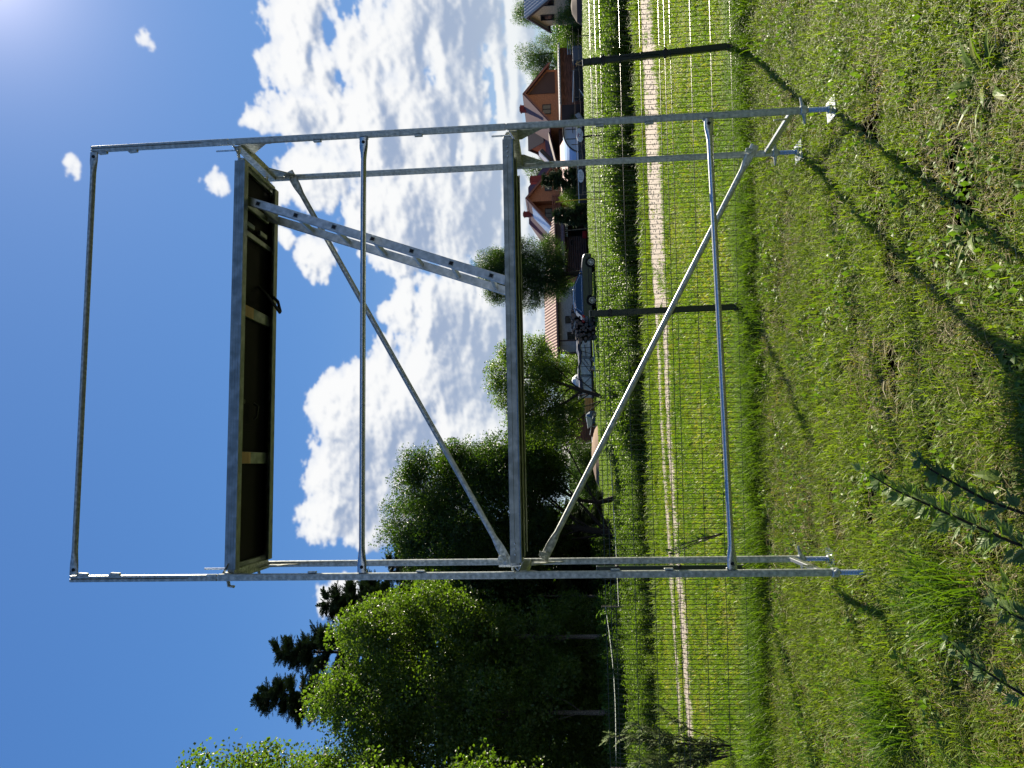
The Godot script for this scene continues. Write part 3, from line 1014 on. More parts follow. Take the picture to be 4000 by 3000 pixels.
# curved tiles in courses on the plane o + u*i + v*j; keep(x, y) in 0..1 says where the roof is
func tiles(parent: Node3D, o: Vector3, u: Vector3, v: Vector3, nu: int, nv: int, m: Material, keep = null) -> void:
	var du := u / nu
	var dv := v / nv
	var n := u.cross(v).normalized()
	if n.y < 0:
		n = -n
	var key := "%d_%d" % [int(du.length() * 1000), int(dv.length() * 1000)]
	if not tile_mesh.has(key):
		var mb := MB.new()
		var w := du.length()
		var l := dv.length() * 1.08
		var prev := Vector3.ZERO
		for i in 7:
			var a := float(i) / 6.0
			var p := Vector3((a - 0.5) * w, 0.045 * sin(a * PI), 0)
			if i > 0:
				mb.quad(prev + Vector3(0, 0.035, l), p + Vector3(0, 0.035, l), p, prev)
				mb.quad(prev + Vector3(0, 0.0, l), p + Vector3(0, 0.0, l), p + Vector3(0, 0.035, l), prev + Vector3(0, 0.035, l))
			prev = p
		tile_mesh[key] = mb.mesh()
	for j in nv:
		for i in nu:
			if keep != null and not keep.call((i + 0.5) / nu, (j + 0.5) / nv):
				continue
			var p := part("tile", tile_mesh[key], m, parent, o + du * (i + 0.5) + dv * (j + 1.0) + n * (0.01 + rr(0, 0.006)))
			p.basis = Basis(du.normalized(), n, du.normalized().cross(n)) if du.cross(n).dot(dv) < 0 else Basis(-du.normalized(), n, (-du.normalized()).cross(n))

func chimney(parent: Node3D, at: Vector3, w: float, h: float, m: Material) -> void:
	var c := MB.new()
	c.b(Vector3(0, h * 0.5, 0), Vector3(w, h, w), 0.02)
	c.b(Vector3(0, h - 0.12, 0), Vector3(w + 0.12, 0.09, w + 0.12), 0.02)
	c.b(Vector3(0, h + 0.03, 0), Vector3(w * 0.7, 0.08, w * 0.7), 0.02)
	part("chimney", c, m, parent, at)

func gable_wall(mb: MB, x0: float, x1: float, yb: float, ye: float, yp: float, z0: float, z1: float) -> void:
	mb.prism(PackedVector2Array([Vector2(x0, yb), Vector2(x1, yb), Vector2(x1, ye), Vector2((x0 + x1) * 0.5, yp), Vector2(x0, ye)]), Transform3D(Basis(), Vector3(0, 0, (z0 + z1) * 0.5)), absf(z0 - z1))

func build_houses() -> void:
	# orange house with the brown roof and long ridge
	var o := thing("orange_house", "orange rendered house with long brown roof and side dormer behind the arched shelter", "house", Vector3(39, gh(-76), -72))
	var b := -o.position
	var mb := MB.new()
	gable_wall(mb, 35.95, 41.9, -0.7, 3.15, 5.62, -72.0, -84.0)
	part("wall", mb, M.orange_render, o, b)
	mb = MB.new()
	slab(mb, Vector3(35.45, 2.98, -71.4), Vector3(38.93, 5.86, -71.4), Vector3(38.93, 5.86, -84.6), Vector3(35.45, 2.98, -84.6), 0.16)
	slab(mb, Vector3(38.93, 5.86, -71.4), Vector3(42.4, 2.98, -71.4), Vector3(42.4, 2.98, -84.6), Vector3(38.93, 5.86, -84.6), 0.16)
	var rf := part("roof", mb, M.brown_roof, o, b)
	mb = MB.new()
	for q in [[35.45, 38.93], [42.4, 38.93]]:
		slab(mb, Vector3(q[0], 2.82, -71.33), Vector3(q[1], 5.70, -71.33), Vector3(q[1], 5.70, -71.40), Vector3(q[0], 2.82, -71.40), 0.22)
	part("barge_board", mb, M.orange_trim, rf)
	chimney(rf, Vector3(39.0, 5.5, -75.0), 0.65, 0.85, M.red_brick)
	window(o, b + Vector3(37.25, 3.2, -71.98), 1.15, 0.95)
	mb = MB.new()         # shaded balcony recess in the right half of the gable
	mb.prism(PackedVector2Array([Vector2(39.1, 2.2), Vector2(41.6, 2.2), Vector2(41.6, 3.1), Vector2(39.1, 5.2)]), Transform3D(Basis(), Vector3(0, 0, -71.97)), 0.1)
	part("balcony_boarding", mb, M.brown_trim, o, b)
	mb = MB.new()
	slab(mb, Vector3(30.9, 2.1, -74.0), Vector3(36.0, 3.2, -74.0), Vector3(36.0, 3.2, -84.0), Vector3(30.9, 2.1, -84.0), 0.14)
	part("lean_to_roof", mb, M.dark_roof, o, b)
	mb = MB.new()
	mb.b(Vector3(33.5, 0.6, -79.0), Vector3(4.8, 2.7, 9.4))
	part("lean_to_wall", mb, M.brown_trim, o, b)
	mb = MB.new()
	mb.prism(PackedVector2Array([Vector2(-81.3, 3.4), Vector2(-77.6, 3.4), Vector2(-77.6, 3.9), Vector2(-79.45, 5.6), Vector2(-81.3, 3.9)]), Transform3D(Basis(Vector3.UP, -PI / 2), Vector3(37.4, 0, 0)) , 2.4)
	var dm := part("dormer", mb, M.orange_render, o, b)
	mb = MB.new()
	slab(mb, Vector3(35.9, 3.78, -77.3), Vector3(38.9, 3.78, -77.3), Vector3(38.9, 5.72, -79.45), Vector3(35.9, 5.72, -79.45), 0.12)
	slab(mb, Vector3(35.9, 5.72, -79.45), Vector3(38.9, 5.72, -79.45), Vector3(38.9, 3.78, -81.6), Vector3(35.9, 3.78, -81.6), 0.12)
	part("dormer_roof", mb, M.dark_roof, dm)
	mb = MB.new()
	mb.box(Transform3D(Basis(Vector3.BACK, 0.72), Vector3(32.2, 3.25, -73.6)), Vector3(2.3, 0.45, 1.2), 0.03)
	var sp := part("solar_collector", mb, M.window_frame, o, b)
	mb = MB.new()
	mb.box(Transform3D(Basis(Vector3.BACK, 0.72), Vector3(32.02, 3.46, -73.6)), Vector3(2.3, 0.10, 1.24), 0.02)
	part("white_edge", mb, M.white_paint, sp)
	# lower pink-roofed lean building in front of it
	o = thing("pink_roof_annexe", "low brown annexe with pinkish tiled roof beside the arched shelter", "shed", Vector3(28.6, gh(-68), -68))
	b = -o.position
	mb = MB.new()
	mb.b(Vector3(29.2, 0.2, -70.0), Vector3(5.6, 1.7, 4.0))
	part("wall", mb, M.brown_trim, o, b)
	mb = MB.new()
	slab(mb, Vector3(26.6, 1.1, -67.6), Vector3(32.2, 1.1, -67.6), Vector3(32.2, 1.85, -70.5), Vector3(26.6, 1.85, -70.5), 0.10)
	part("roof", mb, M.pink_tile, o, b)
	# cream house at the right edge of the view
	o = thing("cream_house", "cream gabled house with grey tiled roof and two dark windows", "house", Vector3(41, gh(-60), -60.2))
	b = -o.position
	mb = MB.new()
	mb.prism(PackedVector2Array([Vector2(-62.4, -0.6), Vector2(-58.0, -0.6), Vector2(-58.0, 2.95), Vector2(-60.2, 4.72), Vector2(-62.4, 2.95)]), Transform3D(Basis(Vector3.UP, -PI / 2), Vector3(45.5, 0, 0)), 9.0)
	part("wall", mb, M.cream_render, o, b)
	mb = MB.new()
	slab(mb, Vector3(40.5, 2.62, -57.6), Vector3(50.4, 2.62, -57.6), Vector3(50.4, 4.86, -60.2), Vector3(40.5, 4.86, -60.2), 0.14)
	slab(mb, Vector3(40.5, 4.86, -60.2), Vector3(50.4, 4.86, -60.2), Vector3(50.4, 2.62, -62.8), Vector3(40.5, 2.62, -62.8), 0.14)
	rf = part("roof", mb, M.grey_tile, o, b)
	tiles(rf, Vector3(40.5, 4.86, -60.2), Vector3(9.9, 0, 0), Vector3(0, -2.24, 2.6), 30, 9, M.grey_tile)
	mb = MB.new()
	slab(mb, Vector3(40.45, 4.72, -60.2), Vector3(40.52, 4.72, -60.2), Vector3(40.52, 2.48, -62.8), Vector3(40.45, 2.48, -62.8), 0.24)
	slab(mb, Vector3(40.45, 2.48, -57.6), Vector3(40.52, 2.48, -57.6), Vector3(40.52, 4.72, -60.2), Vector3(40.45, 4.72, -60.2), 0.24)
	mb.b(Vector3(45.5, 2.52, -62.6), Vector3(9.8, 0.2, 0.3), 0.02)
	part("barge_board", mb, M.brown_trim, rf)
	var west := Basis(Vector3.UP, -PI / 2)
	window(o, b + Vector3(40.99, 2.70, -61.0), 0.85, 1.35, west, 1, 2)
	window(o, b + Vector3(40.99, 2.70, -58.75), 0.85, 1.35, west, 1, 2)
	# long low brown shed with a corrugated roof
	o = thing("brown_shed", "long low brown boarded shed with pale corrugated roof edge", "shed", Vector3(34.3, gh(-61), -60))
	b = -o.position
	mb = MB.new()
	mb.b(Vector3(34.3, 0.5, -61.6), Vector3(5.7, 2.2, 3.0))
	var wl := part("wall", mb, M.brown_trim, o, b)
	for i in 11:
		mb = MB.new()
		mb.b(Vector3(34.3, -0.48 + i * 0.2, -60.08), Vector3(5.75 - 0.02 * (i % 3), 0.185, 0.05), 0.012)
		part("board", mb, M.shed_brown, wl)
	mb = MB.new()
	var n := 42
	for i in n:
		var x0 := 31.2 + 6.2 * i / n
		var x1 := 31.2 + 6.2 * (i + 1) / n
		var h0 := 0.06 * (i % 2)
		var h1 := 0.06 * ((i + 1) % 2)
		slab(mb, Vector3(x0, 1.72 + h0, -59.5), Vector3(x1, 1.72 + h1, -59.5), Vector3(x1, 1.80 + h1, -63.4), Vector3(x0, 1.80 + h0, -63.4), 0.05)
	mb.b(Vector3(34.3, 1.66, -59.56), Vector3(6.2, 0.08, 0.04))
	part("corrugated_roof", mb, M.grey_tile, o, b)
	# orange-brown gabled house with hipped main roof
	o = thing("balcony_house", "orange-brown gabled house with balcony and two brick chimneys behind the pine bushes", "house", Vector3(27.7, gh(-74), -74))
	b = -o.position
	mb = MB.new()
	mb.prism(PackedVector2Array([Vector2(27.4, -0.7), Vector2(31.2, -0.7), Vector2(31.2, 2.75), Vector2(27.69, 5.70), Vector2(27.4, 5.70)]), Transform3D(Basis(), Vector3(0, 0, -77.0)), 6.0)
	mb.prism(PackedVector2Array([Vector2(24.3, -0.7), Vector2(27.4, -0.7), Vector2(27.4, 5.46), Vector2(24.3, 2.85)]), Transform3D(Basis(), Vector3(0, 0, -77.6)), 4.6)
	mb.b(Vector3(28.8, 1.0, -82.0), Vector3(10.4, 3.6, 5.5))
	part("wall", mb, M.orange_render, o, b)
	mb = MB.new()
	slab(mb, Vector3(31.75, 2.50, -73.5), Vector3(27.69, 5.92, -73.5), Vector3(27.69, 5.92, -80.0), Vector3(31.75, 2.50, -80.0), 0.15)
	slab(mb, Vector3(23.75, 2.60, -73.5), Vector3(27.69, 5.92, -73.5), Vector3(27.69, 5.92, -80.0), Vector3(23.75, 2.60, -80.0), 0.15)
	slab(mb, Vector3(23.2, 2.7, -78.6), Vector3(35.0, 2.7, -78.6), Vector3(32.3, 5.95, -82.0), Vector3(27.6, 5.95, -82.0), 0.12)
	slab(mb, Vector3(27.6, 5.95, -82.0), Vector3(32.3, 5.95, -82.0), Vector3(35.0, 2.7, -85.4), Vector3(23.2, 2.7, -85.4), 0.12)
	mb.tri(Vector3(35.0, 2.7, -78.6), Vector3(35.0, 2.7, -85.4), Vector3(32.3, 5.95, -82.0))
	mb.tri(Vector3(23.2, 2.7, -85.4), Vector3(23.2, 2.7, -78.6), Vector3(27.6, 5.95, -82.0))
	rf = part("roof", mb, M.brown_roof, o, b)
	mb = MB.new()
	slab(mb, Vector3(31.75, 2.40, -73.44), Vector3(27.69, 5.80, -73.44), Vector3(27.69, 5.80, -73.52), Vector3(31.75, 2.40, -73.52), 0.22)
	slab(mb, Vector3(23.75, 2.50, -73.44), Vector3(27.69, 5.80, -73.44), Vector3(27.69, 5.80, -73.52), Vector3(23.75, 2.50, -73.52), 0.22)
	part("barge_board", mb, M.orange_trim, rf)
	chimney(rf, Vector3(30.3, 3.5, -74.9), 0.75, 1.85, M.red_brick)
	chimney(rf, Vector3(27.2, 5.4, -77.5), 0.55, 0.95, M.red_brick)
	mb = MB.new()
	slab(mb, Vector3(24.0, 2.86, -73.9), Vector3(26.75, 5.17, -73.9), Vector3(26.75, 5.17, -77.6), Vector3(24.0, 2.86, -77.6), 0.03)
	var pan := part("white_roof_panel", mb, M.poly_sheet, rf)
	for i in 6:
		mb = MB.new()
		var f := (i + 0.5) / 6.0
		slab(mb, Vector3(24.0, 2.90, -73.9 - 3.7 * f), Vector3(26.75, 5.21, -73.9 - 3.7 * f), Vector3(26.75, 5.21, -73.95 - 3.7 * f), Vector3(24.0, 2.90, -73.95 - 3.7 * f), 0.03)
		part("batten", mb, M.white_paint, pan)
	window(o, b + Vector3(29.05, 3.27, -73.98), 0.95, 0.85, Basis(), 2, 1)
	window(o, b + Vector3(26.15, 3.35, -75.27), 1.65, 0.85, Basis(), 3, 1)
	var bal := node("balcony", o, b)
	mb = MB.new()
	mb.b(Vector3(26.1, 2.02, -74.5), Vector3(3.9, 0.12, 1.8), 0.02)
	part("balcony_floor", mb, M.orange_trim, bal)
	for i in 4:
		mb = MB.new()
		mb.b(Vector3(26.1, 2.22 + i * 0.21, -73.75), Vector3(3.9, 0.09, 0.05), 0.01)
		part("rail", mb, M.orange_trim, bal)
	for xx in [24.3, 26.1, 27.9]:
		mb = MB.new()
		mb.b(Vector3(xx, 1.1, -73.8), Vector3(0.12, 3.6, 0.12), 0.02)
		part("post", mb, M.orange_trim, bal)
	# log cabin with a tiled roof
	o = thing("log_cabin", "brown log cabin with an open dark doorway and clay tiled roof", "cabin", Vector3(20.7, gh(-67), -67))
	b = -o.position
	mb = MB.new()
	mb.b(Vector3(18.9, 0.7, -69.2), Vector3(3.5, 2.7, 4.0))
	mb.b(Vector3(22.55, 0.7, -69.2), Vector3(0.5, 2.7, 4.0))
	mb.b(Vector3(21.6, 0.7, -70.2), Vector3(3.0, 2.7, 2.0))
	wl = part("wall", mb, M.log_brown, o, b)
	for i in 11:
		for seg in [[17.2, 20.9], [22.25, 22.85]]:
			mb = MB.new()
			mb.tube([Vector3(seg[0], -0.5 + i * 0.225, -67.16), Vector3(seg[1], -0.5 + i * 0.225, -67.16)], 0.118, 10)
			part("log", mb, M.log_brown, wl)
	window(o, b + Vector3(20.25, 0.92, -67.02), 0.62, 0.28, Basis(), 1, 1)
	mb = MB.new()
	mb.b(Vector3(21.58, -0.1, -68.9), Vector3(1.3, 2.2, 0.05))
	part("doorway", mb, M.hole_black, o, b)
	for i in 7:
		mb = MB.new()
		mb.b(Vector3(20.98 + i * 0.19, 1.42, -67.05), Vector3(0.07, 0.24, 0.05))
		part("fret_board", mb, M.white_paint, o, b)
	mb = MB.new()
	mb.b(Vector3(20.0, 2.25, -69.0), Vector3(6.2, 0.75, 3.2))
	part("upper_wall", mb, M.brown_trim, o, b)
	mb = MB.new()
	slab(mb, Vector3(17.0, 1.72, -66.5), Vector3(23.1, 1.72, -66.5), Vector3(23.1, 2.02, -67.6), Vector3(17.0, 2.02, -67.6), 0.08)
	rf = part("porch_roof", mb, M.clay_tile, o, b)
	tiles(rf, Vector3(17.0, 2.02, -67.6), Vector3(6.1, 0, 0), Vector3(0, -0.3, 1.1), 22, 3, M.clay_tile)
	mb = MB.new()
	slab(mb, Vector3(16.0, 2.62, -67.0), Vector3(23.3, 2.62, -67.0), Vector3(20.2, 3.62, -69.2), Vector3(16.0, 3.62, -69.2), 0.08)
	mb.tri(Vector3(23.3, 2.62, -67.0), Vector3(23.3, 2.62, -71.4), Vector3(20.2, 3.62, -69.2))
	slab(mb, Vector3(16.0, 3.62, -69.2), Vector3(20.2, 3.62, -69.2), Vector3(23.3, 2.62, -71.4), Vector3(16.0, 2.62, -71.4), 0.08)
	rf = part("roof", mb, M.clay_tile, o, b)
	tiles(rf, Vector3(16.0, 3.62, -69.2), Vector3(7.3, 0, 0), Vector3(0, -1.0, 2.2), 26, 8, M.clay_tile, func(x, y): return x < 0.56 + 0.43 * y)
	# white house with the big clay tiled roof
	o = thing("white_bungalow", "white walled bungalow with clay tiled roof behind the log pile and trailer", "house", Vector3(11, gh(-66), -66.5))
	b = -o.position
	mb = MB.new()
	mb.b(Vector3(12.6, 1.0, -69.5), Vector3(6.0, 3.1, 5.6))
	part("wall", mb, M.white_render, o, b)
	mb = MB.new()
	slab(mb, Vector3(7.9, 2.66, -65.9), Vector3(16.2, 2.66, -65.9), Vector3(16.2, 3.85, -69.3), Vector3(10.6, 3.85, -69.3), 0.1)
	slab(mb, Vector3(10.6, 3.85, -69.3), Vector3(16.2, 3.85, -69.3), Vector3(16.2, 2.66, -72.7), Vector3(7.9, 2.66, -72.7), 0.1)
	mb.tri(Vector3(7.9, 2.66, -72.7), Vector3(7.9, 2.66, -65.9), Vector3(10.6, 3.85, -69.3))
	rf = part("roof", mb, M.clay_tile, o, b)
	tiles(rf, Vector3(7.9, 3.85, -69.3), Vector3(8.3, 0, 0), Vector3(0, -1.19, 3.4), 27, 10, M.clay_tile, func(x, y): return x > 0.325 * (1.0 - y) - 0.005)
	mb = MB.new()
	mb.b(Vector3(12.0, 2.56, -65.95), Vector3(8.3, 0.16, 0.08), 0.02)
	mb.b(Vector3(9.9, 2.47, -66.1), Vector3(4.4, 0.14, 0.14), 0.02)
	part("gutter", mb, M.brown_trim, rf)
	for xx in [8.15, 8.75, 10.0]:
		mb = MB.new()
		mb.b(Vector3(xx, 1.0, -66.2), Vector3(0.13, 3.0, 0.13), 0.02)
		part("porch_post", mb, M.brown_trim, o, b)
	window(o, b + Vector3(12.2, 1.55, -66.68), 0.75, 0.55, Basis(), 1, 1)
	window(o, b + Vector3(10.55, 1.28, -66.68), 0.80, 0.75, Basis(), 2, 1)
	mb = MB.new()
	mb.b(Vector3(10.7, 2.35, -66.62), Vector3(0.12, 0.16, 0.1), 0.02)
	part("wall_lamp", mb, M.white_paint, o, b)
	# brown garden hut among the apple tree's leaves
	o = thing("garden_hut", "small reddish-brown boarded garden hut seen through the crooked fruit tree", "hut", Vector3(1.2, gh(-58), -58))
	b = -o.position
	mb = MB.new()
	mb.b(Vector3(0.6, 0.65, -59.3), Vector3(5.4, 2.2, 2.5))
	wl = part("wall", mb, M.brown_trim, o, b)
	for i in 9:
		mb = MB.new()
		mb.b(Vector3(0.6, -0.4 + i * 0.25, -58.03), Vector3(5.4, 0.225, 0.05), 0.01)
		part("board", mb, M.orange_trim, wl)
	mb = MB.new()
	slab(mb, Vector3(-2.4, 1.75, -57.7), Vector3(3.6, 1.75, -57.7), Vector3(3.6, 2.5, -60.7), Vector3(-2.4, 2.5, -60.7), 0.08)
	part("roof", mb, M.grey_tile, o, b)

# ---------------------------------------------------------------- car, trailer, log pile and garden things
func wheel(parent: Node3D, at: Vector3, r: float, w: float, called := "wheel") -> void:
	var lay := Transform3D(Basis(Vector3.RIGHT, PI / 2), Vector3.ZERO)
	var mb := MB.new()
	mb.lathe([Vector2(r * 0.66, -w * 0.48), Vector2(r * 0.93, -w * 0.5), Vector2(r, -w * 0.36), Vector2(r, w * 0.36), Vector2(r * 0.93, w * 0.5), Vector2(r * 0.66, w * 0.48)], lay, 28)
	var wn := node(called, parent, at)
	part("tyre", mb, M.tyre, wn)
	mb = MB.new()
	mb.lathe([Vector2(r * 0.60, w * 0.2), Vector2(0, w * 0.18)], lay, 24)
	part("wheel_back", mb, M.tyre, wn)
	mb = MB.new()
	mb.lathe([Vector2(r * 0.66, -w * 0.4), Vector2(r * 0.66, w * 0.46), Vector2(r * 0.60, w * 0.46), Vector2(r * 0.58, w * 0.2)], lay, 24)
	mb.lathe([Vector2(r * 0.16, w * 0.2), Vector2(r * 0.15, w * 0.42), Vector2(0, w * 0.44)], lay, 14)
	for i in 10:
		var a := TAU * i / 10
		mb.box(Transform3D(Basis(Vector3.BACK, a), Vector3(cos(a) * r * 0.36, sin(a) * r * 0.36, w * 0.36)), Vector3(r * 0.5, r * 0.085, w * 0.12), 0.004)
	part("rim", mb, M.alloy, wn)

func build_car() -> void:
	var o := thing("parked_car", "dark blue-grey estate car parked facing right on the lawn", "car", Vector3(9.75, gh(-44.3), -44.3))
	# local x runs to the nose; u below is measured back from the nose
	var nose := 2.28
	var body := PackedVector2Array()
	for q in [[0.02, 0.42], [0.0, 0.62], [0.06, 0.80], [0.30, 0.92], [0.98, 1.01], [1.4, 0.99], [3.9, 0.99], [4.28, 1.00], [4.40, 0.86], [4.47, 0.62], [4.44, 0.40], [4.05, 0.33],
			[3.68, 0.36], [3.64, 0.55], [3.50, 0.69], [3.28, 0.74], [3.06, 0.69], [2.92, 0.55], [2.88, 0.34], [1.02, 0.30], [0.98, 0.52], [0.84, 0.67], [0.63, 0.72], [0.42, 0.67], [0.28, 0.52], [0.24, 0.33]]:
		body.append(Vector2(nose - q[0], q[1]))
	var mb := MB.new()
	mb.prism(body, Transform3D(), 1.66)
	# rounded flanks
	for s in [-1.0, 1.0]:
		var inner := body
		var outer := PackedVector2Array()
		for p in body:
			outer.append(Vector2(p.x * 0.985, 0.62 + (p.y - 0.62) * (0.86 if p.y > 0.62 else 0.97)))
		for i in body.size():
			var j := (i + 1) % body.size()
			var a := Vector3(inner[i].x, inner[i].y, 0.83 * s)
			var b := Vector3(inner[j].x, inner[j].y, 0.83 * s)
			var c := Vector3(outer[j].x, outer[j].y, 0.90 * s)
			var d := Vector3(outer[i].x, outer[i].y, 0.90 * s)
			if s < 0:
				mb.quad(a, b, c, d)
			else:
				mb.quad(d, c, b, a)
		mb.prism(outer, Transform3D(Basis(), Vector3(0, 0, 0.899 * s)), 0.004)
	part("body", mb, M.car_paint, o)
	# cabin: belt outline up to the roof
	var belt := [[1.02, 1.0], [2.0, 0.99], [3.2, 0.99], [4.30, 1.0]]
	var top := [[2.00, 1.47], [2.55, 1.52], [3.3, 1.51], [3.92, 1.42]]
	mb = MB.new()
	var L1 := []
	var L2 := []
	for i in 4:
		L1.append(Vector3(nose - belt[i][0], belt[i][1], 0.80))
		L2.append(Vector3(nose - top[i][0], top[i][1], 0.60))
	var fl := func(v: Vector3) -> Vector3: return Vector3(v.x, v.y, -v.z)
	for i in 3:
		mb.quad(L1[i + 1], L1[i], L2[i], L2[i + 1])
		mb.quad(fl.call(L1[i]), fl.call(L1[i + 1]), fl.call(L2[i + 1]), fl.call(L2[i]))
		mb.quad(L2[i + 1], L2[i], fl.call(L2[i]), fl.call(L2[i + 1]))
	mb.quad(L1[0], fl.call(L1[0]), fl.call(L2[0]), L2[0])
	mb.quad(fl.call(L1[3]), L1[3], L2[3], fl.call(L2[3]))
	part("cabin", mb, M.car_paint, o)
	# side glass, a touch proud of the cabin
	for s in [-1.0, 1.0]:
		var pn := [[[1.36, 0.08], [2.12, 0.80], [2.46, 0.86], [2.50, 0.08]], [[2.58, 0.08], [2.54, 0.86], [3.20, 0.86], [3.42, 0.08]], [[3.50, 0.08], [3.28, 0.86], [3.70, 0.76], [3.98, 0.16]]]
		for p in pn:
			var g := MB.new()
			var c := []
			for q in p:
				c.append(Vector3(nose - q[0], 1.0 + 0.50 * q[1], s * (0.806 - 0.20 * q[1])))
			if s > 0:
				g.quad(c[3], c[2], c[1], c[0])
			else:
				g.quad(c[0], c[1], c[2], c[3])
			part("side_window", g, M.car_glass, o)
		var tr := MB.new()
		var rim := []
		for q in [[1.30, 0.02], [2.08, 0.84], [2.5, 0.93], [3.24, 0.92], [3.74, 0.80], [4.06, 0.12], [3.95, 0.02], [1.30, 0.02]]:
			rim.append(Vector3(nose - q[0], 1.0 + 0.50 * q[1], s * (0.81 - 0.20 * q[1])))
		tr.tube(rim, 0.013, 6)
		part("window_trim", tr, M.chrome, o)
		var rl := MB.new()
		rl.tube([Vector3(nose - 2.1, 1.50, s * 0.60), Vector3(nose - 2.3, 1.555, s * 0.60), Vector3(nose - 3.5, 1.55, s * 0.60), Vector3(nose - 3.8, 1.47, s * 0.60)], 0.018, 8)
		part("roof_rail", rl, M.chrome, o)
		for u in [2.42, 3.42]:
			var h := MB.new()
			h.b(Vector3(nose - u, 0.88, s * 0.905), Vector3(0.20, 0.035, 0.03), 0.01)
			part("door_handle", h, M.car_trim, o)
		var mr := MB.new()
		mr.b(Vector3(nose - 1.42, 1.06, s * 0.95), Vector3(0.13, 0.14, 0.20), 0.04)
		part("mirror", mr, M.car_trim, o)
		var sl := MB.new()
		sl.b(Vector3(nose - 1.95, 0.31, s * 0.86), Vector3(1.9, 0.10, 0.08), 0.02)
		sl.b(Vector3(nose - 1.95, 0.52, s * 0.905), Vector3(1.75, 0.06, 0.02), 0.006)
		part("sill", sl, M.car_trim, o)
		for u in [0.63, 3.28]:
			var ar := MB.new()
			var arc := []
			for k in 11:
				var a := PI * k / 10
				arc.append(Vector3(nose - u + cos(a) * 0.385, 0.33 + sin(a) * 0.385, s * 0.885))
			ar.tube(arc, 0.022, 6)
			part("wheel_arch", ar, M.car_trim, o)
			var dk := MB.new()
			dk.lathe([Vector2(0.36, -0.01), Vector2(0.36, 0.01), Vector2(0, 0.01)], Transform3D(Basis(Vector3.RIGHT, PI / 2 * s), Vector3(nose - u, 0.34, s * 0.70)), 20)
			part("arch_lining", dk, M.car_trim, o)
		var hl := MB.new()
		hl.b(Vector3(nose - 0.12, 0.76, s * 0.66), Vector3(0.24, 0.14, 0.30), 0.05)
		part("headlight", hl, M.lamp_clear, o)
		var tl := MB.new()
		tl.b(Vector3(nose - 4.34, 0.92, s * 0.76), Vector3(0.24, 0.20, 0.24), 0.05)
		part("tail_light", tl, M.tail_red, o)
	for u in [0.63, 3.28]:
		wheel(o, Vector3(nose - u, 0.33, 0.79), 0.33, 0.21)
		var far := node("wheel", o, Vector3(nose - u, 0.33, -0.79))
		var ft := MB.new()
		ft.lathe([Vector2(0, -0.1), Vector2(0.33, -0.08), Vector2(0.33, 0.08), Vector2(0, 0.1)], Transform3D(Basis(Vector3.RIGHT, PI / 2), Vector3.ZERO), 22)
		part("tyre", ft, M.tyre, far)
	var ws := MB.new()
	ws.quad(Vector3(nose - 1.10, 1.035, 0.70), Vector3(nose - 1.10, 1.035, -0.70), Vector3(nose - 1.96, 1.46, -0.56), Vector3(nose - 1.96, 1.46, 0.56))
	part("windscreen", ws, M.car_glass, o)
	var rw := MB.new()
	rw.quad(Vector3(nose - 4.31, 1.05, -0.68), Vector3(nose - 4.31, 1.05, 0.68), Vector3(nose - 3.98, 1.40, 0.56), Vector3(nose - 3.98, 1.40, -0.56))
	part("rear_window", rw, M.car_glass, o)
	var bp := MB.new()
	bp.b(Vector3(nose - 0.06, 0.40, 0), Vector3(0.16, 0.24, 1.62), 0.06)
	bp.b(Vector3(nose - 4.40, 0.44, 0), Vector3(0.18, 0.26, 1.66), 0.06)
	part("bumper", bp, M.car_trim, o)

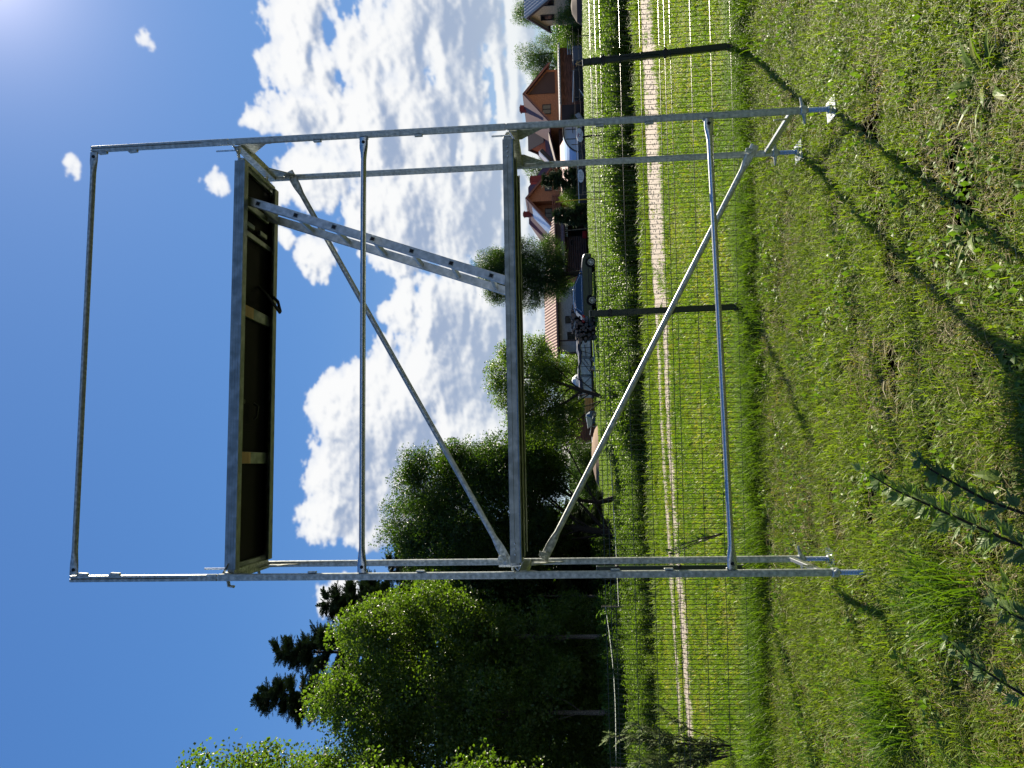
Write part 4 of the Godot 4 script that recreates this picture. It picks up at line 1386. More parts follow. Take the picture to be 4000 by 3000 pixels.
func build_garden() -> void:
	build_car()
	# trailer with white side boards under a navy tarpaulin
	var o := thing("flatbed_trailer", "long trailer with white side boards and a navy tarpaulin along its top", "trailer", Vector3(5.3, gh(-51.3), -52.2))
	var b := -o.position
	for seg in [[6.05, 7.55], [4.62, 6.0], [3.08, 4.56]]:
		var sd := node("side_board", o, b)
		var mid: float = (seg[0] + seg[1]) * 0.5
		var w: float = seg[1] - seg[0]
		var mb := MB.new()
		mb.b(Vector3(mid, 0.36, -51.35), Vector3(w, 0.88, 0.05), 0.015)
		part("panel", mb, M.trailer_white, sd)
		for k in 3:
			var rb := MB.new()
			rb.b(Vector3(mid - w * 0.5 + 0.06 + (w - 0.12) * k / 2.0, 0.36, -51.315), Vector3(0.035, 0.84, 0.03), 0.006)
			part("rib", rb, M.weathered, sd)
	var mb := MB.new()
	mb.b(Vector3(5.3, 0.36, -53.1), Vector3(4.5, 0.86, 0.05))
	mb.b(Vector3(7.56, 0.36, -52.2), Vector3(0.05, 0.86, 1.8))
	mb.b(Vector3(3.05, 0.36, -52.2), Vector3(0.05, 0.86, 1.8))
	part("far_boards", mb, M.trailer_white, o, b)
	mb = MB.new()
	mb.b(Vector3(5.3, -0.16, -52.2), Vector3(4.7, 0.14, 1.8), 0.02)
	part("chassis", mb, M.black_steel, o, b)
	mb = MB.new()
	var pr := []
	for i in 25:
		pr.append(Vector3(7.7 - 4.8 * i / 24.0, 0.88 + 0.03 * sin(i * 1.7) + 0.06 * sin(i * 0.55), -51.3))
	for i in 24:
		slab(mb, pr[i] + Vector3(0, 0, 0.04), pr[i + 1] + Vector3(0, 0, 0.04), pr[i + 1] + Vector3(0, 0.05, -1.85), pr[i] + Vector3(0, 0.05, -1.85), 0.17 + 0.04 * absf(sin(i * 2.3)) + 0.05 * sin(i * 0.4))
	part("tarpaulin", mb, M.navy_tarp, o, b)
	for st in [[Vector3(6.6, 0.8, -51.27), Vector3(6.3, -0.08, -51.27)], [Vector3(5.9, 0.45, -51.27), Vector3(5.4, 0.10, -51.27)], [Vector3(5.7, 0.6, -51.27), Vector3(4.7, -0.1, -51.27)], [Vector3(4.5, -0.05, -51.27), Vector3(3.9, 0.6, -51.27)], [Vector3(6.1, 0.3, -51.27), Vector3(7.0, 0.36, -51.27)]]:
		mb = MB.new()
		mb.tube(st, 0.022, 6)
		part("strap", mb, M.weathered, o, b)
	for xx in [5.85, 5.12]:
		wheel(o, b + Vector3(xx, -0.2, -51.3), 0.23, 0.16)
	mb = MB.new()
	mb.tube([Vector3(7.3, -0.52, -50.7), Vector3(5.5, -0.58, -50.6), Vector3(4.3, -0.60, -50.5)], 0.035, 8)
	tag(part(numbered("white_pole"), mb, M.white_paint, self, Vector3(0, 0.25, 0.0)), "white pole lying low in front of the trailer's wheels", "pole")
	mb = MB.new()
	mb.lathe([Vector2(0.55, 0), Vector2(0.48, 0.25), Vector2(0.25, 0.5), Vector2(0, 0.6)], Transform3D(Basis(), Vector3(4.6, 0.85, -54.5)), 12)
	mb.tube([Vector3(4.6, -0.4, -54.5), Vector3(4.6, 1.0, -54.5)], 0.05, 6)
	tag(part(numbered("garden_umbrella"), mb, M.trailer_white, self), "pale folded garden umbrella top showing above the trailer", "umbrella")
	# log pile: every log a part
	o = thing("log_pile", "tall pile of round cut logs stacked between the car and trailer", "log pile", Vector3(7.9, gh(-47), -47.5))
	b = -o.position
	var lr := RandomNumberGenerator.new()
	lr.seed = 12
	var placed := []
	for i in 900:
		if placed.size() > 70:
			break
		var q := Vector3(lr.randf_range(6.65, 9.15), lr.randf_range(-0.3, 1.5), lr.randf_range(0.07, 0.19))
		var topy: float = 1.45 - maxf(0.0, 7.5 - q.x) * 0.55
		if q.y > topy - q.z:
			continue
		var ok := true
		for p in placed:
			if Vector2(p.x - q.x, p.y - q.y).length() < (p.z + q.z) * 0.93:
				ok = false
				break
		if ok:
			placed.append(q)
	for q in placed:
		var lm := MB.new()
		var tw := lr.randf_range(-0.06, 0.06)
		lm.tube([Vector3(q.x, q.y, -47.05 + lr.randf_range(-0.12, 0.1)), Vector3(q.x + tw, q.y + tw * 0.5, -48.1)], q.z, 11, false)
		var lg := part("log", lm, M.log_bark, o, b)
		var cp := MB.new()
		cp.lathe([Vector2(q.z * 0.99, -0.004), Vector2(q.z * 0.92, 0.012), Vector2(0, 0.014)], Transform3D(Basis(Vector3.RIGHT, PI / 2), Vector3(q.x, q.y, -47.05 + 0.09)), 11)
		part("cut_end", cp, M.cut_wood, lg)
	mb = MB.new()
	mb.b(Vector3(7.95, 0.35, -48.0), Vector3(2.3, 1.4, 0.5), 0.1)
	part("inner_logs", mb, M.log_bark, o, b)
	for st in [[Vector3(7.3, 0.75, -46.8), Vector3(6.6, 1.1, -46.7)], [Vector3(7.1, 0.1, -46.8), Vector3(6.75, 1.05, -46.75)], [Vector3(8.1, 0.2, -46.75), Vector3(7.4, -0.1, -46.6)], [Vector3(7.9, 0.9, -46.8), Vector3(8.4, 1.55, -46.9)], [Vector3(6.9, -0.1, -46.7), Vector3(6.5, 0.25, -46.6)]]:
		mb = MB.new()
		mb.tube(st, 0.035, 7)
		part("loose_branch", mb, M.pale_bark, o, b)
	# red crate by the cabin
	mb = MB.new()
	for s in [-1.0, 1.0]:
		mb.b(Vector3(0, 0.2, s * 0.24), Vector3(0.62, 0.40, 0.03), 0.01)
		mb.b(Vector3(s * 0.30, 0.2, 0), Vector3(0.03, 0.40, 0.46), 0.01)
	mb.b(Vector3(0, 0.03, 0), Vector3(0.58, 0.04, 0.46))
	tag(part(numbered("red_crate"), mb, M.red_plastic, self, Vector3(20.75, gh(-66) , -66.2)), "red plastic crate on the ground against the log cabin wall", "crate")
	# arched shelter
	o = thing("arched_shelter", "white and pale blue arched sheet shelter with a half open front", "greenhouse", Vector3(30.4, gh(-64), -64))
	b = -o.position
	mb = MB.new()
	var arc := []
	for k in 17:
		var a := PI * k / 16
		arc.append(Vector3(30.6 - 2.15 * cos(a), -0.45 + 1.95 * sin(a), 0))
	for k in 16:
		var z1 := Vector3(0, 0, -64.0)
		var z2 := Vector3(0, 0, -68.5)
		mb.quad(arc[k] + z1, arc[k + 1] + z1, arc[k + 1] + z2, arc[k] + z2)
		mb.quad(arc[k] * 0.995 + z2, arc[k + 1] * 0.995 + z2, arc[k + 1] * 0.995 + z1, arc[k] * 0.995 + z1)
	part("sheet", mb, M.poly_sheet, o, b)
	mb = MB.new()
	var pl := PackedVector2Array()
	for k in 17:
		pl.append(Vector2(arc[k].x, arc[k].y))
	mb.prism(pl, Transform3D(Basis(), Vector3(0, 0, -64.3)), 0.04)
	part("end_sheet", mb, M.poly_sheet, o, b)
	mb = MB.new()
	var hoop := []
	for p in arc:
		hoop.append(p + Vector3(0, 0, -63.97))
	mb.tube(hoop, 0.05, 6)
	part("hoop", mb, M.weathered, o, b)
	for bar in [[30.0, 1.4, 0.0], [31.0, 1.45, 0.0], [29.4, 0.9, 0.0]]:
		mb = MB.new()
		mb.b(Vector3(bar[0], bar[1] * 0.5 - 0.2, -64.22), Vector3(0.05, bar[1], 0.05))
		part("upright", mb, M.weathered, o, b)
	mb = MB.new()
	mb.b(Vector3(31.4, 0.55, -64.22), Vector3(1.6, 0.05, 0.05))
	mb.b(Vector3(31.6, 0.1, -64.22), Vector3(2.0, 0.05, 0.05))
	part("cross_bar", mb, M.weathered, o, b)
	# dark planked bed edge with its white rail, and the oval boards on it
	o = thing("dark_plank_fence", "low dark plank fence with a white top rail behind the lawn", "fence", Vector3(25.5, gh(-60.4), -60.4))
	b = -o.position
	for i in 4:
		mb = MB.new()
		mb.b(Vector3(25.6, -0.42 + i * 0.16, -60.4), Vector3(7.4, 0.15, 0.05), 0.01)
		part("plank", mb, M.weathered, o, b)
	mb = MB.new()
	mb.b(Vector3(25.6, 0.22, -60.38), Vector3(7.4, 0.06, 0.08), 0.01)
	part("top_rail", mb, M.white_paint, o, b)
	for sg in [[28.44, -0.04, 0.68, 0.32, 0.10, "white oval board with a pink and dark drawing leaning on the plank fence"], [24.45, -0.01, 0.64, 0.30, 0.03, "white oval board with lines of faded dark writing leaning on the plank fence"]]:
		var bd := thing("oval_board", sg[5], "sign", Vector3(sg[0], sg[1], -60.2))
		mb = MB.new()
		mb.lathe([Vector2(1, -0.03), Vector2(1, 0.03), Vector2(0.97, 0.04), Vector2(0, 0.04)], Transform3D(Basis(Vector3.RIGHT, PI / 2) , Vector3.ZERO), 32)
		var pn := part("board", mb, M.white_paint, bd)
		pn.basis = Basis(Vector3.BACK, sg[4]) * Basis.from_scale(Vector3(sg[2], sg[3], 1.0))
		if sg[0] > 26:
			for st in [[[-0.25, 0.0], [-0.05, 0.13], [0.12, 0.02], [-0.02, -0.10], [-0.22, 0.02]], [[0.0, -0.12], [0.05, 0.15]], [[0.1, -0.1], [0.3, -0.14]]]:
				mb = MB.new()
				var pp := []
				for q in st:
					pp.append(Vector3(q[0], q[1], 0.05))
				mb.tube(pp, 0.016, 5)
				part("drawn_line", mb, M.sign_ink, bd)
			mb = MB.new()
			mb.b(Vector3(-0.08, 0.17, 0.048), Vector3(0.24, 0.06, 0.01))
			mb.b(Vector3(0.12, 0.13, 0.048), Vector3(0.16, 0.05, 0.01))
			part("pink_mark", mb, M.sign_pink, bd)
		else:
			for i in 3:
				for k in 5:
					mb = MB.new()
					mb.b(Vector3(-0.36 + k * 0.17 + 0.02 * (i % 2), 0.12 - i * 0.11, 0.048), Vector3(0.11 if (k + i) % 3 else 0.06, 0.035, 0.008))
					part("word", mb, M.sign_ink, bd)
	mb = MB.new()
	mb.box(Transform3D(Basis(Vector3.BACK, 0.5), Vector3.ZERO), Vector3(0.9, 0.45, 0.06), 0.028)
	tag(part(numbered("grey_board"), mb, M.grey_tile, self, Vector3(30.15, -0.05, -60.1)), "pale grey rounded board propped at a slant near the arched shelter", "sign")
	# covered box and plank stack
	mb = MB.new()
	mb.b(Vector3(0, 0.45, 0), Vector3(1.45, 0.9, 0.9), 0.06)
	mb.b(Vector3(-0.1, 0.92, 0), Vector3(1.3, 0.06, 0.8), 0.02)
	tag(part(numbered("covered_box"), mb, M.grey_tarp, self, Vector3(35.25, gh(-58), -58.3)), "dark grey covered box standing in front of the brown shed", "box")
	o = thing("plank_stack", "long stack of dark weathered planks with a pale plank on top", "plank stack", Vector3(32.45, gh(-58), -58.3))
	for i in 6:
		for k in 3:
			mb = MB.new()
			mb.box(Transform3D(Basis(Vector3.BACK, rr(-0.012, 0.012)), Vector3(rr(-0.1, 0.1), 0.08 + i * 0.145, 0.3 - k * 0.3)), Vector3(rr(2.7, 3.1), 0.12, 0.26), 0.015)
			part("plank", mb, M.weathered, o)
	mb = MB.new()
	mb.box(Transform3D(Basis(Vector3.BACK, -0.05), Vector3(-0.3, 0.98, 0.2)), Vector3(3.0, 0.08, 0.16), 0.015)
	part("pale_plank", mb, M.white_paint, o)
	mb = MB.new()
	mb.tube([Vector3(-1.7, 0.02, 0.8), Vector3(-0.9, 0.45, 0.75)], 0.03, 6)
	part("leaning_pole", mb, M.white_paint, o)
	o = thing("trestle", "pale wooden trestle standing between the covered box and plank stack", "trestle", Vector3(34.2, gh(-58), -57.9))
	for s in [-1.0, 1.0]:
		mb = MB.new()
		mb.tube([Vector3(s * 0.3, 0, 0.1), Vector3(0, 0.7, 0)], 0.04, 6)
		part("leg", mb, M.fresh_plank, o)
	mb = MB.new()
	mb.tube([Vector3(-0.25, 0.62, 0), Vector3(0.3, 0.55, 0)], 0.04, 6)
	part("cross_piece", mb, M.fresh_plank, o)
	# junk in the middle garden
	mb = MB.new()
	mb.lathe([Vector2(0.5, 0), Vector2(0.54, 0.5), Vector2(0.40, 0.75), Vector2(0, 0.85)], Transform3D(), 18)
	tag(part(numbered("blue_tub"), mb, M.blue_plastic, self, Vector3(1.55, gh(-54), -54.6)), "round blue covered tub in the garden behind the fruit tree", "tub")
	o = thing("fresh_planks", "stack of fresh yellow planks beside the fruit tree's trunk", "plank stack", Vector3(2.6, gh(-55), -55.5))
	for i in 5:
		mb = MB.new()
		mb.b(Vector3(0.05 * i, 0.3 + 0.13 * i, -0.1 * (i % 2)), Vector3(2.0, 0.1, 0.16), 0.01)
		part("plank", mb, M.fresh_plank, o)
	for s in [-0.7, 0.7]:
		mb = MB.new()
		mb.b(Vector3(s, 0.12, 0), Vector3(0.15, 0.24, 0.5), 0.01)
		part("bearer", mb, M.weathered, o)
	o = thing("wheelbarrow", "grey wheelbarrow tipped up among garden oddments near the blue tub", "wheelbarrow", Vector3(0.9, gh(-50), -50.6))
	mb = MB.new()
	mb.prism(PackedVector2Array([Vector2(-0.45, 0.75), Vector2(0.5, 0.85), Vector2(0.32, 0.45), Vector2(-0.25, 0.42)]), Transform3D(), 0.6)
	part("tray", mb, M.galvanised, o)
	for s in [-0.25, 0.25]:
		mb = MB.new()
		mb.tube([Vector3(0.62, 0.28, 0), Vector3(-0.1, 0.45, s), Vector3(-0.95, 0.6, s)], 0.025, 6)
		mb.tube([Vector3(-0.3, 0.45, s), Vector3(-0.35, 0.0, s)], 0.02, 6)
		part("handle", mb, M.galvanised, o)
	wheel(o, Vector3(0.6, 0.2, 0.0), 0.2, 0.09)
	o = thing("garden_chair", "white plastic garden chair beside the tipped wheelbarrow", "chair", Vector3(-0.4, gh(-50), -51.2))
	mb = MB.new()
	mb.b(Vector3(0, 0.42, 0), Vector3(0.45, 0.04, 0.42), 0.015)
	part("seat", mb, M.white_paint, o)
	mb = MB.new()
	mb.box(Transform3D(Basis(Vector3.BACK, 0.2), Vector3(-0.24, 0.68, 0)), Vector3(0.04, 0.5, 0.42), 0.015)
	part("backrest", mb, M.white_paint, o)
	for k in 4:
		mb = MB.new()
		mb.tube([Vector3(0.2 if k % 2 else -0.2, 0, 0.18 if k / 2 else -0.18), Vector3(0.17 if k % 2 else -0.2, 0.42, 0.17 if k / 2 else -0.17)], 0.02, 6)
		part("leg", mb, M.white_paint, o)
	mb = MB.new()
	mb.lathe([Vector2(1.7, 0), Vector2(1.3, 0.28), Vector2(0.6, 0.5), Vector2(0, 0.55)], Transform3D(Basis.from_scale(Vector3(1.5, 1, 0.8)), Vector3.ZERO), 18)
	tag(part(numbered("sand_heap"), mb, M.sand, self, Vector3(-1.6, gh(-50), -50.0)), "low heap of pale brown earth behind the dark trunks", "heap")
	mb = MB.new()
	mb.lathe([Vector2(1.8, 0), Vector2(1.4, 0.5), Vector2(0.7, 0.9), Vector2(0, 1.0)], Transform3D(Basis.from_scale(Vector3(1.0, 1, 0.8)), Vector3.ZERO), 18)
	tag(part(numbered("brush_heap"), mb, M.log_bark, self, Vector3(37.6, gh(-53), -54.5)), "brown heap of dug earth at the right end of the bed", "heap")
	mb = MB.new()
	for i in 13:
		var xx := 24.0 + i * 1.4
		mb.quad(Vector3(xx, gh(-52) + 0.012, -51.6 + 0.2 * sin(i)), Vector3(xx + 1.4, gh(-52) + 0.012, -51.6 + 0.2 * sin(i + 1)), Vector3(xx + 1.4, gh(-55) + 0.02, -54.2 + 0.3 * sin(i * 2 + 2)), Vector3(xx, gh(-55) + 0.02, -54.2 + 0.3 * sin(i * 2)))
	struct("earth_bed", mb, M.sand)
	# white-grey block stack in the shade behind the oak
	o = thing("grey_block_wall", "short pale concrete block wall in light behind the thick dark trunk", "wall", Vector3(-7.0, gh(-44), -44))
	for i in 3:
		for k in 2:
			mb = MB.new()
			mb.b(Vector3(-0.4 + k * 0.62 + 0.2 * (i % 2), 0.22 + i * 0.36, 0), Vector3(0.6, 0.34, 0.4), 0.02)
			part("block", mb, M.trailer_white, o)
	# rope fence on thin posts along the far verge, and garden fence posts
	o = thing("rope_fence", "white rope fence on thin posts crossing the verge beyond the track", "fence", Vector3(-6.5, 0, -17.1))
	b = -o.position
	var ps := [Vector3(16.6, 0, -25.5), Vector3(9.5, 0, -25.8), Vector3(1.52, 0, -24.9), Vector3(-6.49, 0, -17.1), Vector3(-9.6, 0, -13.6), Vector3(-12.5, 0, -11.0)]
	for i in ps.size():
		var p: Vector3 = ps[i]
		p.y = gh(p.z)
		mb = MB.new()
		mb.tube([Vector3(0, -0.1, 0), Vector3(0.01, 1.12, 0)], 0.022, 7)
		part("post", mb, M.pale_bark, o, b + p)
		if i > 0:
			var q: Vector3 = ps[i - 1]
			q.y = gh(q.z)
			for hh in [0.36, 1.0]:
				if hh < 0.5 and i < 3:
					continue
				var h: float = hh if i > 3 else hh * 0.62
				mb = MB.new()
				var rp := []
				for k in 9:
					var f := k / 8.0
					rp.append(q.lerp(p, f) + Vector3(0, h - 0.10 * sin(PI * f), 0.02))
				mb.tube(rp, 0.008, 5)
				part("rope", mb, M.rope, o, b)
	for st in [[Vector3(13.82, gh(-29.5), -29.54), 0.95, "short brown wooden stake standing alone in the lawn", 0.05, "bark"], [Vector3(10.2, gh(-33), -32.9), 1.9, "thin pale stick upright in the lawn before the cabin", 0.02, "pale_bark"], [Vector3(8.1, gh(-23), -23.0), 2.25, "tall yellow garden stake with a climbing plant on it", 0.022, "yellow_paint"]]:
		mb = MB.new()
		mb.tube([Vector3(0, -0.1, 0), Vector3(0.03, st[1] * 0.5, 0), Vector3(-0.02, st[1], 0)], st[3], 8)
		tag(part(numbered("garden_stake"), mb, M[st[4]], self, st[0]), st[2], "stake")
	o = thing("garden_wire_fence", "sagging wire fence on leaning thin posts along the far garden edge", "fence", Vector3(30, gh(-56), -56))
	b = -o.position
	var prev := Vector3.ZERO
	for i in 9:
		var p := Vector3(21.0 + i * 2.3 + 0.3 * sin(i * 3.0), gh(-56), -56.0 + 0.3 * sin(i))
		mb = MB.new()
		mb.tube([p, p + Vector3(0.06 * sin(i * 2.0), 1.15 + 0.15 * sin(i * 1.3), 0)], 0.025, 6)
		part("post", mb, M.pale_bark, o, b)
		if i > 0:
			for h in [0.45, 0.95]:
				mb = MB.new()
				mb.tube([prev + Vector3(0, h, 0), (prev + p) * 0.5 + Vector3(0, h - 0.06, 0), p + Vector3(0, h, 0)], 0.012, 5)
				part("wire", mb, M.weathered, o, b)
		prev = p
	o = thing("garden_ladder_frame", "grey wooden lattice frame standing beyond the plank stack", "trellis", Vector3(36.5, gh(-63), -58.9))
	for k in 4:
		mb = MB.new()
		mb.b(Vector3(0.2, 0.75 + 0.22 * k, 0), Vector3(1.9, 0.06, 0.05), 0.01)
		part("slat", mb, M.trailer_white, o)
	for k in 2:
		mb = MB.new()
		mb.b(Vector3(-0.7 + 1.8 * k, 0.7, -0.04), Vector3(0.07, 1.5, 0.05), 0.01)
		part("post", mb, M.weathered, o)

# ---------------------------------------------------------------- plants
# a leaf of length 1 along +x, folded along its midrib and bent down
func leaf_shape(w: float, seg: int, bend: float, fold: float, wavy := 0.0, col := Color(0.10, 0.16, 0.035)) -> MB:
	var mb := MB.new()
	mb.use_c = true
	mb.tint = col
	for s in [-1.0, 1.0]:
		var pm := Vector3.ZERO
		var pe := Vector3.ZERO
		for i in range(1, seg + 1):
			var f := float(i) / seg
			var m := Vector3(f, -bend * f * f, 0)
			var ww := w * sin(PI * pow(f, 0.8)) * (1.0 + wavy * sin(f * 25.0)) if i < seg else 0.0
			var e := m + Vector3(0, ww * fold, s * ww)
			if s > 0:
				mb.tri(pm, pe, m)
				if i < seg:
					mb.tri(pe, e, m)
			else:
				mb.tri(pm, m, pe)
				if i < seg:
					mb.tri(pe, m, e)
			pm = m
			pe = e
	return mb

# a spray of n leaves filling a unit ball, for crowns
func leaf_cluster(sd: int, n: int, size: float, w: float) -> ArrayMesh:
	var r := RandomNumberGenerator.new()
	r.seed = sd
	var mb := MB.new()
	mb.use_c = true
	for i in n:
		var p := Vector3(r.randf_range(-1, 1), r.randf_range(-1, 1), r.randf_range(-1, 1))
		while p.length() > 1.0:
			p = Vector3(r.randf_range(-1, 1), r.randf_range(-1, 1), r.randf_range(-1, 1))
		var d := (p.normalized() + Vector3(r.randf_range(-0.9, 0.9), r.randf_range(-1.1, 0.5), r.randf_range(-0.9, 0.9))).normalized()
		var sd2 := d.cross(Vector3(r.randf_range(-1, 1), r.randf_range(0.2, 1.5), r.randf_range(-1, 1))).normalized()
		var up := sd2.cross(d)
		var s := size * r.randf_range(0.7, 1.25)
		var v := r.randf_range(0.75, 1.2)
		mb.tint = Color(v * r.randf_range(0.9, 1.15), v, v * 0.9)
		var a := p
		var tip := p + d * s - up * s * 0.12
		var l := p + d * s * 0.48 + sd2 * s * w + up * s * 0.08
		var rg := p + d * s * 0.48 - sd2 * s * w + up * s * 0.08
		var mid := p + d * s * 0.5
		mb.tri(a, l, mid)
		mb.tri(l, tip, mid)
		mb.tri(a, mid, rg)
		mb.tri(rg, mid, tip)
	return mb.mesh()

func needle_spray(sd: int) -> ArrayMesh:      # length 1 along +x
	var r := RandomNumberGenerator.new()
	r.seed = sd
	var mb := MB.new()
	mb.use_c = true
	for i in 19:
		var f := i / 18.0
		var s := 1.0 if i % 2 else -1.0
		var root := Vector3(f * 0.85, -0.12 * f * f, 0)
		var ln := (0.42 * (1.0 - f * 0.75)) * r.randf_range(0.7, 1.2)
		var d := Vector3(0.75, r.randf_range(-0.1, 0.35), s * r.randf_range(0.5, 0.95)).normalized()
		if i == 18:
			d = Vector3(1, 0.1, 0)
		var side := d.cross(Vector3(r.randf_range(-0.4, 0.4), 1, r.randf_range(-0.4, 0.4))).normalized() * 0.034
		var v := r.randf_range(0.7, 1.3)
		mb.tint = Color(v, v, v)
		var m := root + d * ln * 0.55
		var t := root + d * ln
		mb.quad(root - side * 0.7, root + side * 0.7, m + side, m - side)
		mb.tri(m - side, m + side, t)
		for q in 2:
			var d2 := (d + Vector3(r.randf_range(-0.5, 0.5), r.randf_range(-0.4, 0.6), r.randf_range(-0.7, 0.7))).normalized()
			var b := root + d * ln * r.randf_range(0.3, 0.7)
			mb.tri(b - side * 0.7, b + side * 0.7, b + d2 * ln * 0.5)
	mb.tint = Color(0.8, 0.6, 0.5)
	mb.tube([Vector3(-0.1, 0.0, 0), Vector3(0.45, -0.03, 0), Vector3(0.85, -0.1, 0)], [0.02, 0.014, 0.006], 4, false)
	return mb.mesh()

var clusters := {}

func cluster(n: int, size: float, w: float) -> ArrayMesh:
	var key := "%d_%.3f_%.2f" % [n, size, w]
	if not clusters.has(key):
		clusters[key] = leaf_cluster(100 + clusters.size(), n, size, w)
	return clusters[key]

# lobes: [centre, radius]; trunk: points from the ground up (all in world coordinates)
func tree(o: Node3D, trunk: Array, r0: float, lobes: Array, copies: int, cl: ArrayMesh, cr: float, c0: Color, c1: Color, bark: Material, gap := 0.0, flat := 1.0) -> void:
	var b := -o.position
	var tb := MB.new()
	var rad := []
	for i in trunk.size():
		rad.append(r0 * (1.25 if i == 0 else 1.0) * lerpf(1.0, 0.35, float(i) / maxf(1, trunk.size() - 1)))
	tb.tube(trunk, rad, 12)
	for lb in lobes:
		var c: Vector3 = lb[0]
		var lr: float = lb[1]
		var f := clampf((c.y - trunk[0].y) / maxf(0.1, trunk[-1].y - trunk[0].y) - 0.35, 0.15, 0.95) * (trunk.size() - 1)
		var i := int(f)
		var s: Vector3 = trunk[i].lerp(trunk[mini(i + 1, trunk.size() - 1)], f - i)
		var rs := r0 * lerpf(0.34, 0.15, f / trunk.size())
		var m := s.lerp(c, 0.5) + Vector3(rr(-0.2, 0.2), rr(-0.3, 0.1), rr(-0.2, 0.2)) * lr * 0.6
		tb.tube([s, m, c], [rs, rs * 0.65, rs * 0.35], 7, false)
		for k in 6:
			var d := Vector3(rr(-1, 1), rr(-0.6, 1), rr(-1, 1)).normalized() * lr * rr(0.6, 0.95)
			tb.tube([m.lerp(c, rr(0.3, 1.0)), c + d * 0.5 + Vector3(0, rr(-0.1, 0.15), 0) * lr, c + d], [rs * 0.35, rs * 0.2, rs * 0.07], 5, false)
	part("trunk", tb, bark, o, b)
	var more := []
	for lb in lobes:
		for k in 3:
			var d := Vector3(rr(-1, 1), rr(-0.8, 1), rr(-1, 1)).normalized()
			more.append([lb[0] + d * lb[1] * rr(0.65, 1.0), lb[1] * rr(0.32, 0.6)])
	lobes = lobes + more
	var nz := FastNoiseLite.new()
	nz.seed = rng.randi() % 1000
	nz.frequency = 0.9 / maxf(lobes[0][1], 0.3)
	var wsum := 0.0
	for lb in lobes:
		wsum += lb[1] * lb[1]
	var wh := []
	var tn := []
	for lb in lobes:
		var c: Vector3 = lb[0]
		var lr: float = lb[1]
		var n := int(copies * lr * lr / wsum)
		for k in n:
			var d := Vector3(rr(-1, 1), rr(-1, 1), rr(-1, 1))
			if d.length() > 1.0 or d.length() < 0.05:
				d = Vector3(rr(-0.6, 0.6), rr(-0.6, 0.6), rr(-0.6, 0.6))
			d = d.normalized() * lr * (0.35 + 0.72 * pow(rng.randf(), 0.6)) * rr(0.9, 1.12)
			d.y *= flat
			var p := c + d
			if nz.get_noise_3d(p.x, p.y * 1.3, p.z) < -0.32 + gap:
				continue
			var s := cr * rr(0.7, 1.3)
			wh.append(Transform3D(spin(false) * Basis.from_scale(Vector3(s, s * 0.75, s)), p + b))
			tn.append(c0.lerp(c1, rng.randf()))
	scatter("crown", cl, M.tree_leaf, wh, tn, o)

func conifer(o: Node3D, h: float, r: float, copies: int, c0: Color, c1: Color, size: float, from := 0.06) -> void:
	var tb := MB.new()
	tb.tube([Vector3(0, -0.2, 0), Vector3(0.03, h * 0.5, 0), Vector3(0, h, 0)], [h * 0.016, h * 0.009, 0.015], 9)
	var wh := []
	var tn := []
	var per := maxi(6, int(copies / (h * 4.0)))
	var y := h * from
	while y < h * 0.985:
		var f := y / h
		var len := r * pow(1.0 - f, 0.75) * rr(0.75, 1.2) + 0.12
		var nb := 5
		for k in nb:
			var a := rr(0, TAU)
			var l2 := len * rr(0.7, 1.15)
			var droop := lerpf(0.30, -0.35, f)
			var d := Vector3(cos(a), -droop * 0.6, sin(a))
			var tip := Vector3(0, y, 0) + d * l2 + Vector3(0, 0.12 * l2, 0)
			tb.tube([Vector3(0, y, 0), Vector3(0, y, 0) + d * l2 * 0.5 - Vector3(0, 0.05 * l2, 0), tip], [0.03 * l2 / r + 0.008, 0.02 * l2 / r + 0.005, 0.004], 4, false)
			var ns := maxi(2, int(per * l2 / r))
			for q in ns:
				var g := 0.15 + 0.85 * (q + rng.randf()) / ns
				var p := Vector3(0, y, 0) + d * l2 * g + Vector3(rr(-0.1, 0.1), rr(-0.12, 0.1), rr(-0.1, 0.1)) * size
				var dir := (Vector3(cos(a + rr(-0.9, 0.9)), rr(-0.25, 0.55) - droop * 0.4, sin(a + rr(-0.9, 0.9)))).normalized()
				var bz := dir.cross(Vector3.UP).normalized()
				var s := size * rr(0.7, 1.3)
				wh.append(Transform3D(Basis(dir, bz.cross(dir), bz) * Basis(Vector3.RIGHT, rr(-0.8, 0.8)) * Basis.from_scale(Vector3(s, s, s)), p))
				tn.append(c0.lerp(c1, rng.randf()))
		y += h / (h * 2.6 + 6.0) * rr(0.8, 1.2)
	part("trunk", tb, M.bark, o)
	if not clusters.has("needle"):
		clusters["needle"] = needle_spray(3)
	scatter("crown", clusters["needle"], M.needle, wh, tn, o)

func bush(called: String, label: String, cat: String, lobes: Array, copies: int, cl: ArrayMesh, cr: float, c0: Color, c1: Color, group := "") -> void:
	var c: Vector3 = lobes[0][0]
	var at := Vector3(c.x, gh(c.z), c.z)
	var o := thing(called, label, cat, at, group)
	tree(o, [at - Vector3(0, 0.1, 0), at + Vector3(0.05, (c.y - at.y) * 0.5, 0), c], 0.05, lobes, copies, cl, cr, c0, c1, M.bark)

func V(x: float, y: float, z: float) -> Vector3:
	return Vector3(x, y, z)

